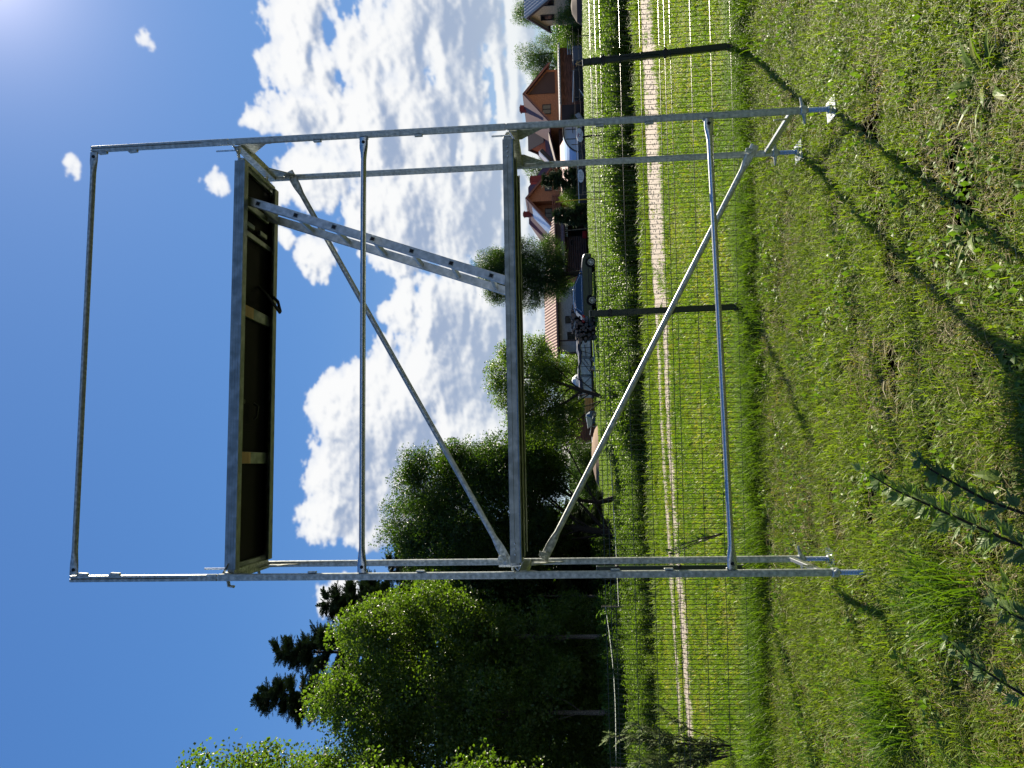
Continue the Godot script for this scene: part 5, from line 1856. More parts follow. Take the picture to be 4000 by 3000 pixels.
func build_trees() -> void:
	var oakc := cluster(26, 0.30, 0.34)
	var birc := cluster(20, 0.40, 0.36)
	var smal := cluster(22, 0.30, 0.32)
	var long := cluster(24, 0.34, 0.17)
	var oak_leaf_a := Color(0.040, 0.072, 0.022)
	var oak_leaf_b := Color(0.072, 0.115, 0.030)
	var broad_leaf_a := Color(0.085, 0.135, 0.032)
	var broad_leaf_b := Color(0.165, 0.220, 0.052)
	# the big dark oak
	var o := thing("dark_oak", "large dark leafy oak with thick black trunk behind the scaffold", "tree", V(-5.3, gh(-28.3), -28.3))
	tree(o, [V(-5.6, -0.3, -28.3), V(-5.38, 0.35, -28.3), V(-5.15, 1.5, -28.4), V(-5.0, 3.0, -28.5), V(-4.9, 6.5, -28.6)], 0.20,
		[[V(-4.9, 9.3, -28.6), 1.5], [V(-3.4, 8.2, -28.0), 1.5], [V(-2.6, 6.5, -28.4), 1.45], [V(-2.6, 4.4, -27.8), 1.45], [V(-4.9, 6.6, -27.4), 2.0], [V(-6.2, 8.2, -28.8), 1.6], [V(-6.4, 5.2, -28.0), 1.8], [V(-4.5, 3.9, -29.0), 1.9], [V(-4.3, 7.0, -30.0), 1.8], [V(-5.9, 3.3, -29.5), 1.5], [V(-2.9, 2.8, -28.6), 1.0], [V(-1.7, 5.2, -28.3), 0.9], [V(-1.3, 3.6, -28.4), 1.1], [V(-0.8, 2.3, -28.6), 0.8], [V(-2.0, 7.3, -28.6), 0.8]],
		9500, oakc, 0.30, oak_leaf_a, oak_leaf_b, M.bark, -0.06)
	o = thing("leaning_dark_tree", "slim dark tree with a bent trunk just right of the oak's trunk", "tree", V(-4.0, gh(-30), -30))
	tree(o, [V(-3.9, -0.3, -29.8), V(-4.1, 0.5, -29.8), V(-4.0, 1.4, -30), V(-3.3, 2.8, -30.4), V(-2.8, 4.4, -30.6)], 0.12, [[V(-2.3, 3.4, -30.6), 1.3], [V(-3.2, 5.0, -30.8), 1.4], [V(-1.8, 2.6, -31.0), 0.8]], 1500, oakc, 0.28, oak_leaf_a, oak_leaf_b, M.bark)
	# crooked fruit tree
	o = thing("fruit_tree", "small fruit tree with a crooked forked trunk beyond the track", "tree", V(0.07, gh(-22.3), -22.3))
	tree(o, [V(0.02, -0.3, -22.3), V(0.12, 0.35, -22.3), V(0.32, 0.95, -22.3), V(0.5, 1.5, -22.3), V(0.78, 2.2, -22.35), V(0.95, 2.9, -22.3), V(1.0, 3.8, -22.3)], 0.095,
		[[V(1.15, 4.3, -22.3), 0.55], [V(0.45, 4.25, -22.5), 0.55], [V(1.95, 3.9, -22.2), 0.45], [V(2.0, 3.05, -22.4), 0.62], [V(1.0, 3.35, -21.8), 0.8], [V(0.0, 3.3, -22.5), 0.75], [V(0.3, 2.5, -22.8), 0.75], [V(1.4, 2.1, -22.6), 0.5], [V(-0.5, 3.75, -22.2), 0.5], [V(-0.85, 2.55, -22.3), 0.68], [V(-1.1, 3.4, -22.4), 0.55], [V(-0.95, 1.9, -22.5), 0.45], [V(-0.3, 1.8, -22.5), 0.4], [V(1.3, 2.7, -22.9), 0.6]],
		4600, cluster(15, 0.36, 0.34), 0.19, broad_leaf_a, broad_leaf_b, M.bark, 0.06)
	var fk := MB.new()
	fk.tube([V(0.42, 1.3, -22.3), V(0.05, 1.85, -22.25), V(-0.25, 2.5, -22.3), V(-0.5, 3.4, -22.25)], [0.055, 0.045, 0.035, 0.015], 8)
	part("forked_limb", fk, M.bark, o, -o.position)
	# bright broad-leaved trees on the left
	o = thing("bright_alder", "bright green broadleaf tree whose crown touches the scaffold's left edge", "tree", V(-8.9, gh(-24), -24), "leafy trees on the left")
	tree(o, [V(-8.9, -0.3, -24), V(-8.9, 4, -24), V(-8.8, 8, -24), V(-8.7, 11, -24)], 0.08, [[V(-8.7, 10.2, -24), 1.1], [V(-8.2, 9.0, -23.6), 1.2], [V(-7.9, 7.5, -24.2), 1.2], [V(-8.6, 5.8, -23.3), 1.5], [V(-9.0, 3.7, -23.8), 1.5], [V(-9.6, 8.2, -24.5), 1.6], [V(-9.8, 5.5, -24.8), 1.6]], 3800, birc, 0.27, broad_leaf_a, broad_leaf_b, M.pale_bark, 0.10)
	o = thing("bright_alder", "tall bright green broadleaf tree in the middle of the left wood's edge", "tree", V(-11.2, gh(-22.5), -22.5), "leafy trees on the left")
	tree(o, [V(-11.2, -0.3, -22.5), V(-11.2, 4, -22.5), V(-11.0, 8, -22.5), V(-10.9, 11, -22.5)], 0.085, [[V(-10.7, 10.6, -22.5), 1.2], [V(-11.2, 9.0, -22.0), 1.6], [V(-10.7, 7.0, -22.2), 1.7], [V(-11.5, 4.8, -22.0), 1.8], [V(-10.5, 3.1, -22.5), 1.3], [V(-12.3, 7.4, -23.2), 1.6]], 4100, birc, 0.27, broad_leaf_a, broad_leaf_b, M.pale_bark, 0.10)
	o = thing("bright_alder", "bright green broadleaf tree at the far left, tallest of the leafy ones", "tree", V(-13.8, gh(-21.5), -21.5), "leafy trees on the left")
	tree(o, [V(-13.8, -0.3, -21.5), V(-13.7, 4, -21.5), V(-13.4, 8, -21.5), V(-13.3, 12, -21.5)], 0.09, [[V(-13.3, 11.0, -21.5), 1.2], [V(-13.0, 9.4, -21.2), 1.6], [V(-13.4, 7.6, -21.0), 1.9], [V(-13.0, 5.0, -21.0), 1.8], [V(-14.8, 9.0, -21.8), 1.8], [V(-14.9, 6.0, -21.5), 1.8], [V(-13.6, 3.0, -21.6), 1.4]], 4500, birc, 0.27, broad_leaf_a, broad_leaf_b, M.pale_bark, 0.10)
	o = thing("bright_alder", "bright green broadleaf tree filling the left picture edge below the aspen", "tree", V(-16.2, gh(-21), -21), "leafy trees on the left")
	tree(o, [V(-16.2, -0.3, -21), V(-16.1, 4, -21), V(-16.0, 10, -21)], 0.09, [[V(-15.6, 10.2, -21), 1.5], [V(-15.6, 7.8, -20.8), 1.7], [V(-15.8, 5.2, -20.6), 1.8], [V(-15.4, 3.2, -20.8), 1.5]], 3800, birc, 0.27, broad_leaf_a, broad_leaf_b, M.pale_bark, 0.10)
	o = thing("aspen", "nearest round-leaved tree, its large leaves reaching in from the left", "tree", V(-10.4, gh(-12.5), -12.5))
	tree(o, [V(-10.6, -0.3, -12.5), V(-10.5, 4, -12.5), V(-10.3, 8, -12.5), V(-10.0, 10, -12.5)], 0.10, [[V(-9.75, 10.2, -12.4), 0.95], [V(-9.55, 8.7, -12.3), 0.75], [V(-10.3, 9.0, -12.8), 1.2], [V(-10.2, 6.6, -12.4), 1.1], [V(-10.4, 4.6, -12.4), 1.2], [V(-9.9, 2.9, -12.3), 0.8]], 1500, cluster(16, 0.34, 0.42), 0.26, broad_leaf_a, Color(0.149, 0.203, 0.041), M.pale_bark, 0.0)
	# spruces behind
	for sp in [[-13.5, -32.0, 18.3, "tallest dark spruce behind the leafy trees, cut by the sky"], [-11.2, -31.0, 16.9, "dark spruce second from the left above the leafy trees"], [-8.8, -31.0, 14.4, "dark spruce beside the small white cloud left of the scaffold"], [-7.4, -33.0, 11.8, "shorter dark spruce just left of the scaffold's left posts"]]:
		o = thing("dark_spruce", sp[3], "tree", V(sp[0], gh(sp[1]), sp[1]), "spruces behind the leafy trees")
		conifer(o, sp[2], 3.1, 6500, Color(0.030, 0.050, 0.028), Color(0.055, 0.085, 0.038), 0.62)
	# thin trunks at the wood's edge
	var pt := [[-7.0, -27, "pale thin trunk nearest the oak at the wood's edge", 0.06, 1], [-8.1, -28, "pale leaning thin trunk, second from the oak", 0.06, 1], [-9.4, -28.5, "dark thin trunk at the wood's edge behind the rope", 0.07, 0], [-10.3, -27.5, "pale birch-like thin trunk in the shade of the alders", 0.065, 1],
		[-11.9, -26, "dark thin trunk left of the alders' middle", 0.07, 0], [-12.7, -26.5, "pair-standing dark thin trunk deep in the left shade", 0.06, 0], [-13.6, -25.5, "dark upright trunk near the left picture edge", 0.08, 0], [-15.0, -25.0, "thick dark trunk at the left picture edge", 0.10, 0]]
	for p in pt:
		var q := V(p[0], gh(p[1]), p[1])
		o = thing("thin_tree", p[2], "tree", q, "thin trunks at the wood's edge")
		tree(o, [q - V(0, 0.2, 0), q + V(rr(-0.2, 0.2), 3, 0), q + V(rr(-0.4, 0.4), 6.5, 0)], p[3], [[q + V(0, 6.2, 0), 1.3], [q + V(rr(-0.4, 0.4), 4.4, -0.3), 1.2]], 420, birc, 0.3, oak_leaf_a, oak_leaf_b, M.pale_bark if p[4] else M.bark)
	# deep wood on the left and far trees: masses nobody could count
	var wh := []
	var tn := []
	for i in 5200:
		var x := rr(-46, -5.5)
		var z := rr(-58, -35)
		var top := 7.5 + 2.5 * sin(x * 0.7) + 2.0 * sin(z * 0.5 + x * 0.3)
		if x > -9:
			top *= 0.6
		var y := gh(z) + top * pow(rng.randf(), 0.8)
		wh.append(Transform3D(spin(false) * Basis.from_scale(Vector3.ONE * rr(0.45, 0.8)), V(x, y, z)))
		tn.append(oak_leaf_b.lerp(broad_leaf_a, rng.randf()))
	scatter("deep_wood", oakc, M.leaf, wh, tn).set_meta("label", "dark mass of woodland foliage behind the left-hand trees")
	wh = []
	tn = []
	for i in 5000:
		var x := rr(-70, 150)
		var z := rr(-150, -118)
		if x > 18 and x < 30:
			continue
		var top := 3.2 + 1.2 * sin(x * 0.21) + 0.9 * sin(x * 0.67 + z * 0.2)
		if x < 45:
			top *= 0.55
		wh.append(Transform3D(spin(false) * Basis.from_scale(Vector3.ONE * rr(0.8, 1.5)), V(x, gh(z) + top * pow(rng.randf(), 0.7), z)))
		tn.append(Color(0.041, 0.081, 0.027).lerp(Color(0.074, 0.128, 0.041), rng.randf()))
	scatter("distant_trees", oakc, M.leaf, wh, tn).set_meta("label", "low distant line of trees along the horizon behind the houses")
	# tree behind the car
	o = thing("dark_willow", "dark ragged tree rising behind the car and log cabin", "tree", V(12.3, gh(-50), -50))
	tree(o, [V(12.5, -0.6, -50), V(12.4, 1.5, -50), V(12.6, 3.5, -50), V(12.9, 6, -50)], 0.22, [[V(13.3, 7.7, -50), 1.15], [V(11.3, 7.1, -50.2), 0.95], [V(12.5, 5.9, -49.6), 1.6], [V(14.2, 4.8, -50), 1.15], [V(10.9, 4.6, -49.8), 1.3], [V(12.6, 3.5, -49.5), 1.7], [V(11.5, 2.6, -50), 1.1], [V(14.0, 2.9, -50.2), 1.2], [V(13.9, 6.6, -50.5), 0.9]], 6000, long, 0.34, Color(0.034, 0.061, 0.022), Color(0.074, 0.121, 0.032), M.bark, 0.04)
	# trees behind the houses
	for t in [["shed_tree", "tall loose tree standing behind the brown shed", [[V(51.5, 5.9, -85), 1.6], [V(50.0, 4.4, -85), 1.7], [V(47.6, 3.8, -85), 1.7], [V(45.6, 2.9, -84), 1.4], [V(52.5, 3.4, -85), 1.7], [V(49.0, 2.6, -84), 1.7]], 2000],
			["cream_house_tree", "loose tree rising left of the cream house's roof", [[V(57.8, 6.0, -85), 1.6], [V(57.3, 4.2, -85), 1.7], [V(59.0, 4.0, -85), 1.5]], 1100],
			["lean_to_tree", "small round tree beyond the orange house's lean-to", [[V(38.6, 5.2, -92), 1.5], [V(37.4, 4.2, -92), 1.5], [V(39.5, 3.8, -92), 1.4]], 1000],
			["bungalow_tree", "small tree top showing above the white bungalow's ridge", [[V(13.2, 4.6, -86), 1.0], [V(11.6, 4.0, -86), 0.9]], 420],
			["gable_tree", "rounded tree beside the white bungalow's left hip", [[V(8.6, 2.8, -80), 1.3], [V(7.2, 1.8, -80), 1.5]], 700]]:
		var c: Vector3 = t[2][0][0]
		o = thing(t[0], t[1], "tree", V(c.x, gh(c.z), c.z))
		tree(o, [V(c.x, gh(c.z) - 0.2, c.z), V(c.x + 0.2, c.y * 0.5, c.z), c], 0.16, t[2], t[3], smal, 0.4, Color(0.047, 0.088, 0.024), Color(0.101, 0.162, 0.041), M.bark, 0.05)
	# bushes round the houses
	for q in [[25.0, -62.0, 4.2, 1.15, "tall blue-green pine bush before the balcony house's right side"], [21.5, -62.5, 3.2, 0.75, "narrow blue-green pine bush beside the log cabin"]]:
		o = thing("pine_bush", q[4], "shrub", V(q[0], gh(q[1]), q[1]))
		conifer(o, q[2], q[3], 800, Color(0.047, 0.084, 0.041), Color(0.088, 0.128, 0.061), 0.55, 0.02)
	bush("lilac_bush", "leafy bush between the two pine bushes", "shrub", [[V(23.2, 1.0, -62), 0.9], [V(22.7, 0.3, -61.6), 0.7], [V(23.5, 0.0, -61.6), 0.6]], 700, smal, 0.28, broad_leaf_a, Color(0.121, 0.176, 0.054))
	bush("round_thuja", "dark round evergreen against the log cabin's roof", "shrub", [[V(21.2, 3.2, -72), 1.0], [V(21.3, 2.2, -72), 1.0]], 700, smal, 0.25, oak_leaf_a, Color(0.034, 0.068, 0.024))
	bush("cream_house_bush", "loose grey-green shrub below the cream house's windows", "shrub", [[V(38.6, 1.0, -57.5), 0.8], [V(39.3, 0.2, -57), 0.7], [V(38.0, 0.3, -57), 0.6]], 600, smal, 0.28, broad_leaf_a, broad_leaf_b)
	bush("corner_bush", "dark bush at the cream house's left corner", "shrub", [[V(37.6, 0.6, -59), 0.8], [V(36.8, 0.1, -59), 0.7], [V(37.9, -0.1, -58.6), 0.6]], 600, smal, 0.28, oak_leaf_a, oak_leaf_b)
	bush("shed_end_bush", "bush at the brown shed's right end behind the trellis", "shrub", [[V(38.2, 1.2, -62), 0.9], [V(37.4, 0.5, -61.6), 0.8]], 500, smal, 0.28, broad_leaf_a, broad_leaf_b)
	bush("shelter_bush", "low bush in front of the arched shelter's right foot", "shrub", [[V(31.6, 0.1, -62.5), 0.7], [V(32.4, -0.1, -62), 0.6], [V(30.9, -0.15, -62), 0.5]], 450, smal, 0.25, broad_leaf_a, broad_leaf_b)
	bush("porch_bush", "green bush seen through the white bungalow's porch", "shrub", [[V(7.6, 1.0, -72), 1.4], [V(5.8, 0.9, -72), 1.3], [V(9.2, 0.8, -73), 1.2]], 900, smal, 0.4, broad_leaf_a, broad_leaf_b)
	bush("trailer_bush", "dark bush behind the trailer's left half", "shrub", [[V(4.4, 0.9, -57), 1.3], [V(3.0, 1.2, -57), 1.2], [V(6.0, 0.7, -57), 1.0]], 900, smal, 0.36, oak_leaf_a, broad_leaf_b)
	bush("hut_bush", "dark bush at the garden hut's left end", "shrub", [[V(-2.6, 1.2, -56), 1.4], [V(-4.2, 0.9, -55), 1.3], [V(-1.2, 0.7, -55.5), 0.9]], 900, smal, 0.36, oak_leaf_a, oak_leaf_b)
	bush("oak_foot_bush", "dark thicket behind the oak's trunk", "shrub", [[V(-8.6, 1.1, -40), 1.4], [V(-10.2, 0.8, -39), 1.3], [V(-6.2, 1.6, -42), 1.3]], 1100, smal, 0.32, oak_leaf_a, oak_leaf_b)
	bush("wood_edge_bush", "leafy bush under the alders at the wood's edge, left of the scaffold", "shrub", [[V(-9.6, 1.9, -25.5), 1.2], [V(-8.4, 1.5, -26), 0.9], [V(-10.8, 1.7, -25.2), 1.0]], 900, birc, 0.27, broad_leaf_a, broad_leaf_b)
	bush("dim_bush", "broad leafy bush among thin trunks near the left picture edge", "shrub", [[V(-13.6, 2.0, -23.5), 1.3], [V(-12.2, 1.5, -23.8), 1.0], [V(-15.2, 1.8, -23.0), 1.2]], 1100, birc, 0.27, broad_leaf_a, broad_leaf_b)
	# young shrub at the left inside the far verge, and a willow seedling behind the left posts
	o = thing("spiky_shrub", "dark spiky-stemmed young shrub behind the fence at the left edge", "shrub", V(-5.75, 0, -4.4))
	for k in 16:
		var st := MB.new()
		var a := rr(0, TAU)
		var tip := V(cos(a) * rr(0.2, 0.75), rr(0.75, 1.55), sin(a) * rr(0.2, 0.5))
		var m := tip * 0.5 + V(0, 0.12, 0)
		st.tube([V(cos(a) * 0.05, 0, sin(a) * 0.05), m, tip], [0.006, 0.005, 0.002], 5, false)
		var stm := part("stem", st, M.bark, o)
		var w2 := []
		var t2 := []
		for q in 34:
			var f := rr(0.12, 1.0)
			var p := m.lerp(tip, (f - 0.5) * 2) if f > 0.5 else Vector3.ZERO.lerp(m, f * 2)
			var d := V(rr(-1, 1), rr(0.6, 1.6), rr(-1, 1)).normalized()
			var bz := d.cross(Vector3.RIGHT).normalized()
			w2.append(Transform3D(Basis(d, bz.cross(d), bz) * Basis.from_scale(Vector3.ONE * rr(0.10, 0.22)), p))
			t2.append(Color(0.07, 0.11, 0.035).lerp(Color(0.12, 0.17, 0.05), rng.randf()))
		scatter("needles", clusters["needle"], M.needle, w2, t2, stm)
	o = thing("willow_seedling", "thin willow seedling with narrow leaves behind the fence near the left posts", "shrub", V(-3.2, 0, -4.25))
	var lf := leaf_shape(0.11, 4, 0.2, 0.3, 0.0, Color(0.06, 0.10, 0.03)).mesh()
	for k in 4:
		var st := MB.new()
		var tip := V(rr(-0.28, 0.28), rr(0.55, 0.9), rr(-0.2, 0.2))
		st.tube([V(0, 0, 0), tip * 0.5 + V(0, 0.05, 0), tip], [0.007, 0.005, 0.002], 5, false)
		var stm := part("stem", st, M.bark, o)
		for q in 13:
			var f := 0.25 + 0.75 * q / 12.0
			var d := V(rr(-1, 1), rr(0.1, 0.9), rr(-1, 1)).normalized()
			var bz := d.cross(Vector3.UP).normalized()
			var l := part("leaf", lf, M.leaf, stm, tip * f + V(0, 0.05 * sin(f * PI), 0))
			l.basis = Basis(d, bz.cross(d), bz) * Basis.from_scale(Vector3.ONE * rr(0.09, 0.15))

# ---------------------------------------------------------------- grass
func tuft(sd: int, n: int, h: float, spread: float, w: float, lean: float) -> ArrayMesh:
	var r := RandomNumberGenerator.new()
	r.seed = sd
	var mb := MB.new()
	mb.use_c = true
	for i in n:
		var a := r.randf_range(0, TAU)
		var p := Vector3(cos(a), 0, sin(a)) * spread * sqrt(r.randf())
		var dir := Vector3(cos(a + r.randf_range(-1, 1)), 0, sin(a + r.randf_range(-1, 1)))
		var side := Vector3(-dir.z, 0, dir.x).rotated(Vector3.UP, r.randf_range(-0.8, 0.8)) * w * 0.5 * r.randf_range(0.7, 1.3)
		var hh := h * r.randf_range(0.45, 1.15)
		var ln := lean * r.randf_range(0.2, 1.3)
		var v := r.randf_range(0.7, 1.25)
		mb.tint = Color(v * r.randf_range(0.85, 1.25), v, v * r.randf_range(0.7, 1.2))
		var q1 := p + dir * hh * ln * 0.25 + Vector3(0, hh * 0.55, 0)
		var q2 := p + dir * hh * ln * 0.62 + Vector3(0, hh * (0.9 - 0.12 * ln), 0)
		var q3 := p + dir * hh * ln * 1.05 + Vector3(0, hh * (1.0 - 0.28 * ln), 0)
		mb.quad(p - side, p + side, q1 + side * 0.9, q1 - side * 0.9)
		mb.quad(q1 - side * 0.9, q1 + side * 0.9, q2 + side * 0.6, q2 - side * 0.6)
		mb.tri(q2 - side * 0.6, q2 + side * 0.6, q3)
	return mb.mesh()

func ground_y(x: float, z: float) -> float:
	return gh(z) - 0.004

func build_grass() -> void:
	var pn := FastNoiseLite.new()
	pn.seed = 21
	pn.frequency = 0.55
	pn.fractal_octaves = 3
	var green0 := Color(0.120, 0.185, 0.030)
	var green1 := Color(0.230, 0.300, 0.050)
	var dry0 := Color(0.27, 0.215, 0.105)
	var dry1 := Color(0.52, 0.45, 0.28)
	# near rough grass
	var wh := []
	var tn := []
	var wd := []
	var td := []
	for i in 80000:
		var z := 3.4 - 6.1 * rng.randf()
		var hw := 2.6 + (4.8 - z) * 0.62
		var x := -1.7 + rr(-hw, hw)
		var b := bare(x, z)
		var n := pn.get_noise_2d(x, z)
		if b > 0.42 + rr(-0.1, 0.2):
			continue
		if rng.randf() < 0.36 + 0.55 * maxf(0.0, n) + 0.5 * maxf(0.0, b):
			var s := rr(0.6, 1.2)
			wd.append(Transform3D(spin() * Basis.from_scale(V(s, s * rr(0.5, 1.0), s)), V(x, ground_y(x, z) - 0.003, z)))
			td.append(dry0.lerp(dry1, rng.randf()).lerp(green0, rr(0.0, 0.6)))
		else:
			var s := rr(0.65, 1.15) * (1.0 - 0.25 * n)
			wh.append(Transform3D(spin() * Basis(Vector3.RIGHT, rr(-0.2, 0.2)) * Basis.from_scale(V(s, s * rr(0.7, 1.3), s)), V(x, ground_y(x, z), z)))
			tn.append(green0.lerp(green1, clampf(rr(0, 1) - 0.3 * n, 0, 1)) * rr(0.8, 1.15))
	scatter("rough_grass", tuft(1, 11, 0.078, 0.055, 0.0055, 1.1), M.blade, wh, tn).set_meta("label", "short rough green grass under the scaffold")
	scatter("dry_grass", tuft(2, 12, 0.055, 0.06, 0.0045, 1.7), M.blade, wd, td).set_meta("label", "dry straw-coloured grass among the green under the scaffold")
	# dead straw lying on the ground
	wh = []
	tn = []
	for i in 15000:
		var z := 3.4 - 6.0 * rng.randf()
		var hw := 2.6 + (4.8 - z) * 0.62
		var x := -1.7 + rr(-hw, hw)
		var s := rr(0.5, 1.2)
		wh.append(Transform3D(spin() * Basis(Vector3.BACK, rr(-0.25, 0.35)) * Basis.from_scale(V(s, s, s * rr(0.8, 1.4))), V(x, rr(0.006, 0.045), z)))
		tn.append(Color(0.36, 0.28, 0.16).lerp(Color(0.62, 0.56, 0.42), rng.randf()))
	var straw := MB.new()
	straw.use_c = true
	straw.tint = Color.WHITE
	straw.tube([V(-0.05, 0, 0), V(0, 0.006, 0.004), V(0.06, -0.002, -0.004)], [0.0016, 0.0018, 0.001], 3, false)
	scatter("ground_straw", straw.mesh(), M.blade, wh, tn).set_meta("label", "dead straw stalks lying loose on the near ground")
	# clover and small leaves
	wh = []
	tn = []
	for i in 9000:
		var z := 3.4 - 6.0 * rng.randf()
		var hw := 2.6 + (4.8 - z) * 0.62
		var x := -1.7 + rr(-hw, hw)
		if pn.get_noise_2d(x * 1.7 + 50, z * 1.7) < 0.12:
			continue
		wh.append(Transform3D(spin() * Basis.from_scale(Vector3.ONE * rr(0.022, 0.06)), V(x, rr(0.015, 0.05), z)))
		tn.append(Color(0.105, 0.175, 0.035).lerp(Color(0.168, 0.238, 0.056), rng.randf()))
	scatter("low_weeds", cluster(9, 0.75, 0.30), M.leaf, wh, tn).set_meta("label", "small broad-leaved weeds scattered through the near grass")
	# taller grass along the fence and at the near left
	wh = []
	tn = []
	for i in 5200:
		var x := rr(-7.5, 5.0)
		var z := -2.42 + (x + 0.82) * 0.115 + rng.randfn(0.0, 0.16)
		if bare(x * 1.7, z) > 0.25:
			continue
		var s := rr(0.6, 1.1)
		wh.append(Transform3D(spin() * Basis.from_scale(V(s, s, s)), V(x, ground_y(x, z), z)))
		tn.append(Color(0.091, 0.161, 0.025).lerp(Color(0.168, 0.266, 0.042), rng.randf()))
	for i in 2400:
		var x := rr(-5.6, -2.9) 
		var z := rr(0.1, 2.9)
		if pn.get_noise_2d(x * 1.3, z * 1.3 + 9.0) < -0.05 + (x + 4.0) * 0.25:
			continue
		var s := rr(0.7, 1.35)
		wh.append(Transform3D(spin() * Basis.from_scale(V(s, s, s)), V(x, ground_y(x, z), z)))
		tn.append(Color(0.084, 0.154, 0.025).lerp(Color(0.154, 0.252, 0.042), rng.randf()))
	scatter("tall_grass", tuft(3, 15, 0.21, 0.06, 0.006, 0.75), M.blade, wh, tn).set_meta("label", "tall lush grass along the fence foot and at the near left")
	# mown meadow between fence and track, and verges
	wh = []
	tn = []
	for i in 52000:
		var z := -2.5 - 9.3 * rng.randf()
		var hw := 2.6 + (4.8 - z) * 0.60
		var x := -1.4 + rr(-hw, hw)
		if on_track(x, z, -0.14) and (x < 0.0 or pn.get_noise_2d(x * 2.2, z * 1.2 + 8.0) < 0.34 or rng.randf() < 0.5):
			continue
		if on_track(x, z, 0.05) and rng.randf() < 0.45:
			continue
		var n := pn.get_noise_2d(x * 0.9, z * 0.9 + 30.0)
		var s := rr(0.8, 1.35)
		var hgt := rr(0.6, 1.1) * (0.7 if n > 0.2 else 1.0)
		if z > -8.4 and z < -7.6 or z < -9.9:
			hgt *= 1.35
		wh.append(Transform3D(spin() * Basis(Vector3.RIGHT, rr(-0.2, 0.2)) * Basis.from_scale(V(s, s * hgt, s)), V(x, ground_y(x, z), z)))
		var c := Color(0.120, 0.205, 0.030).lerp(Color(0.215, 0.300, 0.052), clampf(0.5 + n + rr(-0.4, 0.4), 0, 1))
		if rng.randf() < 0.12 + 0.5 * maxf(0.0, n):
			c = c.lerp(Color(0.420, 0.350, 0.154), rr(0.3, 0.8))
		tn.append(c)
	scatter("meadow_grass", tuft(4, 13, 0.085, 0.085, 0.008, 0.8), M.blade, wh, tn).set_meta("label", "short yellow-green meadow grass between the fence and gravel track")
	# weeds beyond the track
	var weed := MB.new()
	weed.use_c = true
	var r := RandomNumberGenerator.new()
	r.seed = 5
	for k in 4:
		var tip := V(r.randf_range(-0.2, 0.2), r.randf_range(0.6, 1.0), r.randf_range(-0.2, 0.2))
		weed.tint = Color(1.260, 1.120, 0.840)
		weed.tube([Vector3.ZERO, tip * 0.5 + V(0, 0.05, 0), tip], [0.012, 0.008, 0.003], 4, false)
		for q in 15:
			var f := r.randf_range(0.15, 1.0)
			var d := V(r.randf_range(-1, 1), r.randf_range(-0.2, 0.7), r.randf_range(-1, 1)).normalized()
			var sd := d.cross(Vector3.UP).normalized()
			var s := r.randf_range(0.12, 0.24) * (1.15 - 0.5 * f)
			var p := tip * f
			var v := r.randf_range(0.7, 1.25)
			weed.tint = Color(v, v, v * 0.9)
			var m := p + d * s * 0.5
			var up := sd.cross(d)
			weed.tri(p, m + sd * s * 0.24 + up * 0.02, m)
			weed.tri(m + sd * s * 0.24 + up * 0.02, p + d * s - V(0, s * 0.2, 0), m)
			weed.tri(p, m, m - sd * s * 0.24 + up * 0.02)
			weed.tri(m - sd * s * 0.24 + up * 0.02, m, p + d * s - V(0, s * 0.2, 0))
	var weedm := weed.mesh()
	wh = []
	tn = []
	for i in 13000:
		var z := rr(-21.0, -11.2)
		var hw := 3.0 + (4.8 - z) * 0.60
		var x := -0.6 + rr(-hw, hw)
		var front := -12.1 + 0.5 * pn.get_noise_2d(x, 3.0)      # tall bank along the verge, patchier in the middle
		var n := pn.get_noise_2d(x * 0.55, z * 0.75)
		var back := front - 2.6 - 1.2 * pn.get_noise_2d(x * 0.4, 90.0)
		var tall := 1.0
		if z > front:
			continue
		if x < -2.0:
			if n < -0.02:
				continue
			tall = 0.7
		elif x < 3.5:
			if n < -0.02 and z < front - 1.0 or n < 0.12 and z < back:
				continue
		elif z < back:
			if n < 0.20 or rng.randf() < 0.3:
				continue
			tall = 0.6
		var s := rr(0.5, 0.9) * tall * (1.0 + 0.4 * n)
		wh.append(Transform3D(spin() * Basis.from_scale(V(s, s, s)), V(x, gh(z) - 0.02, z)))
		tn.append(Color(0.090, 0.150, 0.030).lerp(Color(0.20, 0.275, 0.055), clampf(rr(0, 1) + 0.4 * n, 0, 1)))
	scatter("verge_weeds", weedm, M.leaf, wh, tn).set_meta("label", "bank of tall leafy weeds beyond the gravel track")
	wh = []
	tn = []
	for i in 11000:
		var z := rr(-21.0, -10.6)
		var hw := 3.0 + (4.8 - z) * 0.60
		var x := -0.6 + rr(-hw, hw)
		if z < -11.2 and z > -13.0 and x > 3.5 and rng.randf() < 0.8:      # bare dark earth at the bank's foot
			continue
		var s := rr(1.3, 2.6)
		wh.append(Transform3D(spin() * Basis.from_scale(V(s, s * rr(0.45, 0.85), s)), V(x, gh(z) - 0.01, z)))
		tn.append(Color(0.115, 0.175, 0.030).lerp(Color(0.215, 0.290, 0.050), rng.randf()))
	scatter("verge_grass", tuft(6, 15, 0.17, 0.09, 0.008, 0.8), M.blade, wh, tn).set_meta("label", "long grass between the weeds beyond the track")
	# lawn towards the houses
	wh = []
	tn = []
	for i in 30000:
		var z := -18.0 - 40.0 * pow(rng.randf(), 0.8)
		var hw := 3.0 + (4.8 - z) * 0.62
		var x := -1.0 + rr(-hw, hw)
		if x < -5.5 - (z + 20) * -0.08:
			continue
		var s := rr(1.5, 2.6)
		wh.append(Transform3D(spin() * Basis.from_scale(V(s, s * rr(0.35, 0.6), s)), V(x, gh(z) - 0.005, z)))
		tn.append(Color(0.133, 0.238, 0.034).lerp(Color(0.210, 0.301, 0.049), clampf(0.5 + pn.get_noise_2d(x * 0.3, z * 0.3) + rr(-0.3, 0.3), 0, 1)))
